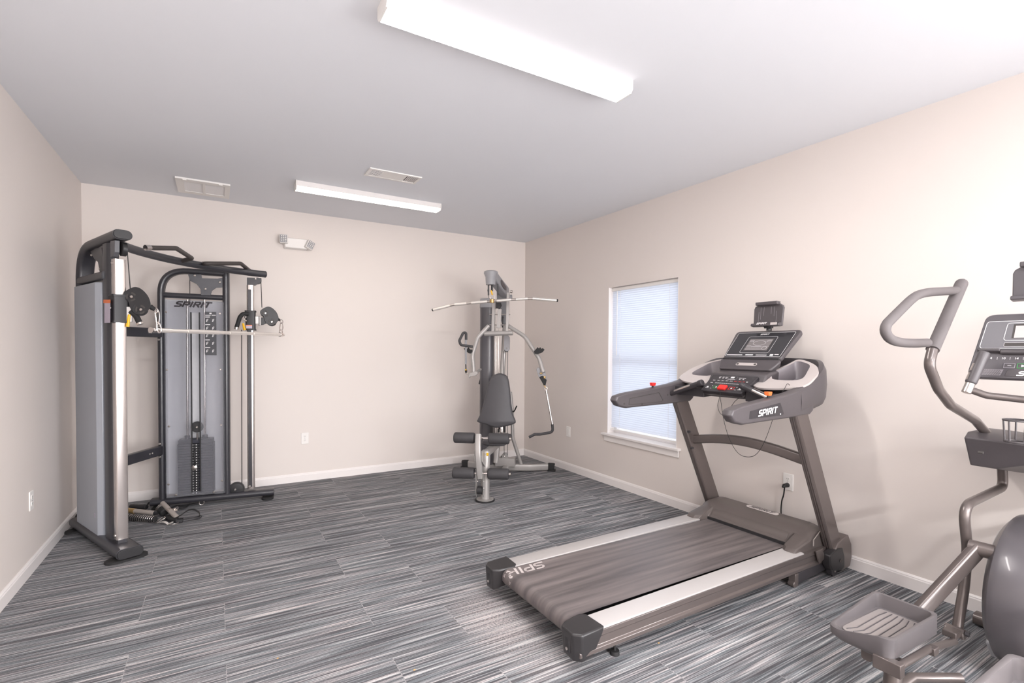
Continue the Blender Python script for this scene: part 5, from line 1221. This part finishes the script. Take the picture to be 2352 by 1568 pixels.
# right: chrome post, lower pulley, cable
sB = (B0-V(bp(576.5, 900).x, bp(576.5, 900).y, 0)).length
g = G(); z1 = bp(576, 655).z; g.oval([B(sB, 0, .10), B(sB, 0, z1)], .060, .060, up=NB, rad=.016); gpB = g.obj('guide_post', 'chromepost', r)
g = G(); zz = .2
while zz < z1-.08:
    p = V(0, 0, 0); q = B(sB-.0, .0302, zz)-DB*.012; g.cyl(q, q+NB*.0008, .0055, n=10); zz += .10
g.obj('adjustment_holes', 'slot', gpB)
g = G(); g.prism([B(sB+.018, .0302, .12), B(sB-.018+.010, .0302, .12), B(sB-.018+.010, .0302, z1-.04), B(sB+.018, .0302, z1-.04)], NB*.0004); 
g.prism([bp(u, v, .022) for u, v in ((567, 637), (600, 638), (600, 644), (597, 650), (590, 652), (585, 655), (567, 655))], -NB*.044); tb = g.obj('top_pulley_bracket', BM, r, .003); bolt(tb, bp(587, 640, .03), NB, .008)
g = G(); q = bp(592, 645, 0); g.cyl(q-NB*.01, q+NB*.01, .03, n=20); g.obj('top_pulley', 'black', r)
g = G(); q = bp(544, 1118, 0); q.z = .105; g.cyl(q-NB*.012, q+NB*.012, .062, n=30); g.lathe([(.05, 0), (.05, .002), (.046, .003)], q+NB*.012, NB, 30); lpB = g.obj('lower_pulley', 'black', r, .003); bolt(lpB, bp(540, 1124, .02), NB, .010)
bolt(r, bp(573, 1117, .035), NB, .012)
g = G(); g.cyl(bp(555, 757, 0), bp(555.5, 1110, 0), .0035, n=8); g.obj('steel_cable', 'cable', r)
g = G(); g.cyl(bp(599.5, 648, .0), bp(601.5, 706, .04), .003, n=8); g.obj('steel_cable', 'cable', r)
# connecting beams between the towers
Lp = B(sL, 0, 0); 
for (v0, u0, v1, u1, hh) in ((768, 292, 765, 372, .075), (1047, 294, 1032, 374, .078)):
    p1 = B(sL, 0, 0); zB = bp(u1, v1).z; pA_ = A(.60, 0, 0)
    zA = zB
    g = G(); a = V(p1.x, p1.y, zB); b = V(pA_.x, pA_.y, zB); g.oval([a, b], hh, .05, up=V(0, 0, 1), rad=.012) if False else g.beam(a, b, .05, hh); cb = g.obj('connecting_beam', BM, r, .008, 3)
    for q in (.25,):
        w_ = a*(1-q)+b*q; dd = (b-a).normalized(); nn = dd.cross(Z); nn = nn if nn.y < 0 else -nn
        bolt(cb, w_+nn*.027-dd*.015, nn); bolt(cb, w_+nn*.027+dd*.015, nn)
    for dz_ in (.055, -.055): bolt(cb, B(sL+.01, .045, zB+dz_), NB, .010)
# pull-up beam between the tops with its bent grips
ta, tb_ = A(.13, 0, zt-.02), bp(609, 630)
ta.z = 2.032; g = G(); pm = (ta+tb_)/2
dd = (tb_-ta).normalized(); out = V(-dd.y, dd.x, 0); out = out if out.x+out.y > 0 else -out      # away from the camera
bow = lambda t: ta*(1-t)+tb_*t+out*(.72*t*(1-t))
g.tube([bow(k/16) for k in range(17)], .029, 20); tbm = g.obj('pull_up_beam', BM, r)
g = G(); d = (tb_-bow(.94)).normalized(); g.cyl(tb_, tb_+d*.006, .030, .027, 20); g.obj('end_plug', 'black', tbm)
def tbp(t): return ta*(1-t)+tb_*t
dd = (tb_-ta).normalized(); out = V(-dd.y, dd.x, 0); out = out if out.x+out.y > 0 else -out      # away from the camera
fr = V(.75, -.66, 0)
def bpt(u, v, back): 
    q = CAM; P = (ta+tb_)/2+out*(back+.17); return onp(u, v, P, out)
a1 = [bpt(345, 569, -.28), bpt(405, 570, -.28), bpt(441, 593, -.10), bpt(415, 600, 0)]
g = G(); g.tube(fillet(a1, [.05, .03], 6), .0165, 14); h1 = g.obj('pull_up_grip', 'rubber2', r)
g = G(); g.cyl(a1[0], a1[0]+(a1[0]-a1[1]).normalized()*.035, .019, n=18); g.obj('grip_collar', 'chrome', h1)
g = G(); g.tube([a1[3]+dd*.012*k for k in (-1, 1)], .019, 12) ; g.obj('weld_collar', 'steel', h1)
a2 = [bpt(468, 606, 0), bpt(470, 605, -.10), bpt(553, 605, -.16), bpt(578, 625, -.02)]
g = G(); g.tube(fillet(a2, [.03, .05], 6), .0165, 14); h2 = g.obj('pull_up_grip', 'rubber2', r)
g = G(); g.cyl(a2[-1], a2[-1]+(a2[-1]-a2[-2]).normalized()*.018, .020, n=18); g.obj('grip_collar', 'chrome', h2)
g = G(); g.tube([a2[0]+dd*.012*k for k in (-1, 1)], .019, 12); g.obj('weld_collar', 'steel', h2)
# ---- sliding carriages with swivel pulleys
PA_ = A(sc_, 0, 0); PB_ = B(sB, 0, 0)
RA = V(.93, -.37, 0); RB = V(.93, -.37, 0)
def va(u, v, dpt=0): return onp(u, v, PA_-_F*0+V(0, 0, 0)-V(.40, .70, 0).normalized()*0+V(-.3, -.95, 0)*dpt, (.28, .96, 0))
def vb(u, v, dpt=0): return onp(u, v, PB_+V(-.1, -1, 0)*dpt, (.05, 1, 0))
QN = V(-.28, -.96, 0)
g = G(); z0, z1_ = va(270, 739).z, va(270, 679).z
g.oval([V(PA_.x, PA_.y, z0), V(PA_.x, PA_.y, z1_)], .086, .086, up=NA, rad=.012); cA = g.obj('carriage', 'black', r, .002)
for z in (z0, z1_): g = G(); g.oval([V(PA_.x, PA_.y, z-.006), V(PA_.x, PA_.y, z+.006)], .094, .094, up=NA, rad=.014); g.obj('carriage_collar', 'black', cA)
g = G(); q = A(sc_, .044, va(264, 708).z); g.cyl(q, q+NA*.004, .011, n=16); g.obj('roller_boss', 'steel', cA)
def swivel(vf, cx, cy, k, par, capcol):
    # k photo pixels per unit of the near pulley drawing; drawn in pixel offsets of the near one
    def P(x, y, o=0): return vf(cx+x*k, cy+y*k, o)
    outl = [(-20, -30), (-5, -35), (10, -30), (24, -16), (31, 0), (31, 12), (24, 22), (12, 30), (-2, 29), (-12, 22), (-18, 10), (-22, -2), (-31, -8), (-32, -20)]
    op = smooth([P(x, y, .02) for x, y in outl]+[P(*outl[0], .02)], 4)[:-1]
    g = G(); back = op[0]-P(*outl[0], -.02); g.prism(op, -back*.25); g.obj('pulley_cheek', 'black', par, .002)
    op2 = [p-back*.8 for p in op]; g = G(); g.prism(op2, -back*.25); g.obj('pulley_cheek', 'black', par, .002)
    for x, y in ((-14, -12), (8, 18)):
        c = P(x, y, .0); e = P(x, y, .012)-c; e.normalize(); rr_ = (P(x+17, y)-P(x, y)).length
        g = G(); g.cyl(c-e*.009, c+e*.009, rr_, n=28); pu = g.obj('pulley_wheel', 'rubber', par)
        c2 = P(x, y, .024); 
        g = G(); sdx = (P(x+1, y)-P(x, y)).normalized()
        for a0 in (20, 140, 260):
            ar = [c2+sdx*(q_*math.cos(math.radians(a)))+Z*(q_*math.sin(math.radians(a))) for q_, rng in ((rr_*.72, range(a0, a0+71, 14)), (rr_*.45, range(a0+70, a0-1, -14))) for a in rng]
            g.prism(ar, e*.0008)
        g.obj('wheel_slots', 'slot', pu)
        g = G(); g.ball(c2, (.011, .011, .008), 10, (sdx, Z, e)); g.obj('bolt', 'steel', pu)
    return P
armA = swivel(va, 315, 693, .98, cA, 0)
g = G(); g.cyl(va(287, 672, .0), va(287, 735, .0), .010, n=12); g.box(va(293, 722, .0), (.05, .03, .10)); g.obj('swivel_hinge', 'silverpaint', cA, .003)
g = G(); g.prism([va(u, v, .0) for u, v in ((284, 700), (300, 690), (306, 715), (300, 726), (284, 728))], V(.02, .06, 0)*.3); g.obj('swivel_arm', 'black', cA, .003)
g = G(); g.tube([va(297, 722, .01), va(293, 750, .01)], .0095, 10, scale=[.8, 1.1]); g.obj('yellow_lever', 'yellow', cA)
g = G(); g.tube(fillet([va(300, 715, 0), va(312, 724, .0), va(321, 742, .02)], .03, 5), .018, 14); hA = g.obj('carriage_grip', 'rubber', cA)
g = G(); g.cyl(va(320.5, 741, .02), va(322.5, 745, .02), .019, n=16); g.obj('grip_end', 'steel', hA)
g = G(); g.tube([va(345, 704, 0), va(356, 711, 0)], .017, 14, scale=[1, .7]); g.obj('cable_stop', 'rubber', cA)
g = G(); g.cyl(A(.04, -.03, 1.97), va(300, 672, .0), .003, n=8); g.obj('steel_cable', 'cable', r)
# carriage B
z0, z1_ = vb(575, 757).z, vb(575, 715).z
g = G(); g.oval([V(PB_.x, PB_.y, z0), V(PB_.x, PB_.y, z1_)], .078, .082, up=NB, rad=.012); cB = g.obj('carriage', 'black', r, .002)
for z in (z0, z1_): g = G(); g.oval([V(PB_.x, PB_.y, z-.006), V(PB_.x, PB_.y, z+.006)], .088, .094, up=NB, rad=.014); g.obj('carriage_collar', 'black', cB)
g = G(); n0_ = V(-.05, -1, 0)
g.m = 0; g.prism([vb(u, v, .046) for u, v in ((565, 748), (579, 748), (579, 754), (565, 754))], n0_*.0008); g.m = 1; g.prism([vb(u, v, .046) for u, v in ((565, 746), (579, 746), (579, 748), (565, 748))], n0_*.0009); g.obj('warning_label', ['label', 'orange'], cB)
swivel(vb, 619, 727, .66, cB, 0)
g = G(); g.beam(vb(586, 735, 0), vb(600, 735, 0), .02, .07); g.cyl(vb(597, 726, .01), vb(597, 748, .01), .011, n=12); g.obj('swivel_hinge', 'silverpaint', cB, .003)
g = G(); g.prism([vb(u, v, .01) for u, v in ((596, 730), (606, 728), (614, 742), (604, 746), (596, 746))], V(0, .01, 0)); g.obj('swivel_arm', 'black', cB, .003)
g = G(); g.tube(fillet([vb(570, 721, .05), vb(558, 720, .06), vb(551, 728, .07), vb(543, 753, .08)], [.03, .03], 6), .0175, 14); hB = g.obj('carriage_grip', 'rubber', cB)
g = G(); a, b = vb(543.6, 751, .08), vb(542.6, 756, .08); g.cyl(a, b, .0185, n=16); g.obj('grip_end', 'steel', hB)
g = G(); g.tube([vb(558, 742, .06), vb(562, 758, .06)], .010, 10, scale=[.8, 1.2]); g.obj('yellow_lever', 'yellow', cB)
g = G(); g.ball(vb(564, 728, .05), .011, 10); g.tube([vb(558, 733, .06), vb(566, 737, .05)], .005, 8); g.obj('pull_pin', 'steel', cB)
g = G(); g.tube([vb(634, 731, 0), vb(643, 735, 0)], .015, 12, scale=[1, .7]); g.obj('cable_stop', 'rubber', cB)
# ---- long straight bar clipped between the pulleys
LA, LB = va(352, 758, .0), vb(652, 768.5, .02)
lb2 = root('cable_bar', 'long chrome bar clipped between the two cable machine pulleys', 'cable bar', tuple((LA+LB)/2))
dd2 = (LB-LA).normalized(); Lb = (LB-LA).length
g = G(); g.cyl(LA, LB, .0130, n=16); g.obj('bar', 'white_steel', lb2)
for a, b in ((.06, .235), (.36, .52), (.60, .78), (.84, .95)) if False else ((.0, .10), (.20, .42), (.50, .62), (.70, .96)):
    g = G(); g.cyl(LA+dd2*(Lb*a), LA+dd2*(Lb*b), .0155, n=18); g.obj('knurled_sleeve', 'white_steel', lb2)
g = G(); g.cyl(LA-dd2*.02, LA+dd2*.03, .020, n=18); g.obj('end_collar', 'chrome', lb2)
g = G(); g.cyl(LB-dd2*.06, LB-dd2*.03, .020, n=18); g.obj('end_collar', 'chrome', lb2)
def clip(name, pts, rad, par, m_='chrome'):
    g = G(); g.tube(smooth(pts+[pts[0]], 4)[:-1], rad, 8, closed=True); return g.obj(name, m_, par)
clip('snap_hook', [va(356, 718), va(360, 713), va(365, 716), va(366, 730), va(364, 744), va(360, 742), va(358, 730)], .004, lb2)
clip('swivel_ring', [va(355, 712), va(359, 708), va(363, 713), va(359, 718)], .004, lb2)
clip('snap_hook', [va(360, 740), va(366, 742), va(371, 758), va(366, 764), va(361, 757)], .0045, lb2)
clip('swivel_ring', [vb(643, 736), vb(647, 734), vb(650, 739), vb(646, 743)], .004, lb2)
clip('snap_hook', [vb(644, 742), vb(648, 741), vb(650, 752), vb(647, 759), vb(643, 756)], .004, lb2)
clip('snap_hook', [vb(642, 756, .01), vb(648, 757, .01), vb(648, 768, .01), vb(643, 770, .01)], .0045, lb2)

# ================================================================ ATTACHMENTS ON THE FLOOR
def F_(u, v, z): return PZ(u, v, z)
def on(name, label, cat, loc): return root(name, label, cat, (loc.x, loc.y, 0))
c = F_(320, 1163, .03); t = on('tube_grip', 'black tubular grip lying behind the other handles beside chrome post', 'handle', c)
a, b = F_(300, 1163, .03), F_(337, 1164, .03); g = G(); g.roll(a, b, .021, .005, 18); g.obj('grip', 'black', t); g = G(); g.tube(smooth([b, F_(342, 1154, .05), F_(352, 1157, .03), F_(358, 1160, .012)], 5), .006, 8); g.obj('strap', 'rubber', t)
c = F_(328, 1174, .025); t = on('tube_grip', 'grey worn grip tube with brass end lying beside the chrome post', 'handle', c)
a, b = F_(296, 1172, .05), F_(356, 1178, .04); d = (b-a).normalized()
g = G(); g.roll(a+d*.05, b, .0185, .004, 18); g.obj('grip', 'kneegrey', t); g = G(); g.cyl(a-d*.02, a+d*.055, .0215, n=18); g.obj('end_collar', 'brass', t); g = G(); g.cyl(b-d*.002, b+d*.02, .018, .012, 16); g.obj('end_plug', 'black', t)
c = F_(374, 1171, .03); t = on('ankle_roller', 'black round knurled rope end in the middle of the handle pile', 'rope handle', c)
a, b = F_(367, 1166, .06), F_(379, 1177, .034); g = G(); g.roll(a, b, .034, .01, 22); g.obj('rubber_ball', 'rubber', t)
g = G()
for k in range(3):
    d = (b-a).normalized(); cc = a+d*(.008+.010*k); sd, u_ = frame(d); g.tube([cc+sd*(.0345*math.cos(x))+u_*(.0345*math.sin(x)) for x in [2*math.pi*j/20 for j in range(20)]], .0016, 6, closed=True)
g.obj('ring_lines', 'steel', t)
g = G(); g.tube(smooth([a, F_(364, 1158, .04), F_(372, 1153, .045), F_(382, 1155, .045), F_(388, 1162, .03)], 5), .007, 8); g.obj('strap', 'rubber', t)
c = F_(392, 1172, .03); t = on('tube_grip', 'grey worn grip tube leaning diagonally across the handle pile', 'handle', c)
a, b = F_(373, 1155, .095), F_(406, 1188, .022); d = (b-a).normalized()
g = G(); g.roll(a, b, .019, .004, 18); g.obj('grip', 'kneegrey', t)
g = G(); m_ = a*.45+b*.55
for k in (-1, 1): g.cyl(m_+d*(.008*k-.003), m_+d*(.008*k+.003), .0225, n=18)
g.obj('grip_rings', 'chrome', t)
g = G(); q = [m_+V(.0, 0, .0), F_(398, 1168, .055), F_(408, 1163, .05), F_(411, 1167, .045), F_(407, 1173, .035), F_(398, 1175, .03)]; g.prism(q, V(0, .004, .003), [[F_(403, 1167.5, .051), F_(407, 1166, .050), F_(407.5, 1168.5, .047), F_(404, 1170, .045)]]); g.obj('bracket', 'steel', t)
c = F_(325, 1192, .02); t = on('coiled_rope', 'black coiled rope with pale bands lying in front of handle pile', 'rope', c)
a, b = F_(296, 1188, .028), F_(358, 1192, .028); dv = (b-a); L = dv.length; dv.normalize(); sd = dv.cross(Z).normalized(); pts = []
g = G(); g.roll(a, b, .022, .006, 18); g.obj('rope', 'rubber', t)
N_ = 13
for k in range(N_*12+1):
    x = 2*math.pi*k/12; pts.append(a+dv*(L*k/(N_*12))+sd*(.0235*math.cos(x))+Z*(.0235*math.sin(x)))
g = G(); g.tube(pts, .0028, 6); g.obj('coil_wire', 'chrome', t)
c = F_(367, 1194, .008); t = on('carabiner', 'chrome oval snap hook on carpet at front of handle pile', 'carabiner', c)
a, b = F_(359, 1201, .007), F_(378, 1187, .03); dv = (b-a).normalized(); sd = (dv.cross(Z)).normalized(); L = (b-a).length; pts = []
for k in range(24):
    x = 2*math.pi*k/24; e = a if math.cos(x) < 0 else b; pts.append((a+dv*.008 if math.cos(x) < 0 else b-dv*.014)+dv*((.008 if math.cos(x) < 0 else .014)*math.cos(x))+sd*((.010 if math.cos(x) < 0 else .016)*math.sin(x)))
g = G(); g.tube(pts, .0036, 8, closed=True); g.obj('hook', 'chrome', t)
c = F_(378, 1201, .004); t = on('white_strap', 'crumpled pale strap with wire ring on carpet beside the snap hook', 'strap', c)
pts = smooth([F_(368, 1199, .012), F_(376, 1198, .02), F_(382, 1200, .016), F_(386, 1203, .008), F_(392, 1203, .006)], 5); g = G(); g.strip(pts, V(.012, .022, 0), V(0, 0, .002)); g.obj('strap', 'whitestrap', t)
pts = [F_(398+12*math.cos(x), 1201+2.5*math.sin(x)-(398+12*math.cos(x)-398)*.15, .008) for x in [2*math.pi*k/22 for k in range(22)]]; g = G(); g.tube(pts, .003, 6, closed=True); g.obj('wire_ring', 'steel', t)
c = F_(430, 1182, .01); t = on('strap_handle', 'black webbing stirrup handle looped open at right of the pile', 'strap handle', c)
pts = smooth([F_(404, 1190, .02), F_(417, 1182, .045), F_(432, 1172, .075), F_(446, 1171, .075), F_(457, 1177, .05), F_(459, 1186, .025)], 5); g = G(); g.strip(pts, V(.004, .035, 0), V(0, 0, .003)); g.obj('webbing', 'rubber', t)
pts = smooth([F_(413, 1197, .008), F_(430, 1194, .008), F_(445, 1191, .009), F_(459, 1187, .02)], 5); g = G(); g.tube(pts, .011, 10); g.obj('grip', 'foam', t)
g = G(); g.box(F_(412, 1195, .014), (.05, .05, .026)); g.ball(F_(459, 1186, .02), .014, 10); g.obj('buckle', 'black', t, .004)
c = F_(400, 1190, .008); t = on('ankle_cuff', 'flat black cuff lying under the diagonal grip in the pile', 'cuff', c)
pts = [F_(u, v, .004) for u, v in ((380, 1186), (396, 1188), (410, 1192), (411, 1199), (398, 1200), (386, 1197), (378, 1192))]; g = G(); g.prism(pts, V(0, 0, .022)); g.obj('cuff', 'rubber', t, .006)
c = F_(440, 1157, .01); t = on('tricep_strap', 'long black strap ending in a steel ring beneath tower base', 'strap', c)
pts = smooth([F_(392, 1167, .02), F_(405, 1162, .015), F_(420, 1162, .01), F_(440, 1158, .012), F_(457, 1155, .015)], 5); g = G(); g.strip(pts, V(0, .03, 0), V(0, 0, .004)); g.obj('webbing', 'rubber', t)
pts = smooth([F_(410, 1168, .012), F_(422, 1167, .012), F_(432, 1162, .014), F_(436, 1156, .02)], 5); g = G(); g.strip(pts, V(0, .02, 0), V(0, 0, .004)); g.obj('webbing', 'rubber', t)
q = F_(463, 1154, .021); g = G(); g.tube([q+V(.018*math.cos(x), 0, .019*math.sin(x)) for x in [2*math.pi*k/18 for k in range(18)]], .0045, 8, closed=True); g.obj('ring', 'steel', t)
# behind tower A, by the left wall
c = F_(176, 1191, .03); t = on('rubber_handle', 'black rubber handle tucked behind the cable machine at the left wall', 'handle', c)
g = G(); a, b = F_(177, 1196, .02), F_(182, 1183, .035); g.roll(a, b, .022, .006, 16); g.obj('grip', 'rubber', t)
g = G(); q = F_(176, 1206, .006); g.tube([q+V(.026*math.cos(x), .03*math.sin(x), 0) for x in [2*math.pi*k/18 for k in range(18)]], .004, 8, closed=True); g.obj('ring', 'chrome', t)
# small crumbs on the carpet
for u, v, sc2, lb_ in ((1012, 1079, .008, 'tiny tan crumb on the carpet left of the home gym'), (952, 1539, .006, 'tiny tan crumb on carpet at the photo bottom edge'), (638, 1512, .005, 'tiny yellow crumb on carpet near the lower left'), (1513, 1477, .006, 'tiny yellow crumb on carpet in front of the treadmill')):
    q = F_(u, v, 0); g = G(); g.org = tuple(q); g.ball(q+Z*sc2*.4, (sc2, sc2*.7, sc2*.4), 6); tag(g.obj('crumb', 'crumb'), lb_, 'crumb')

for o in bpy.data.objects:
    if '_o' in o: del o['_o']
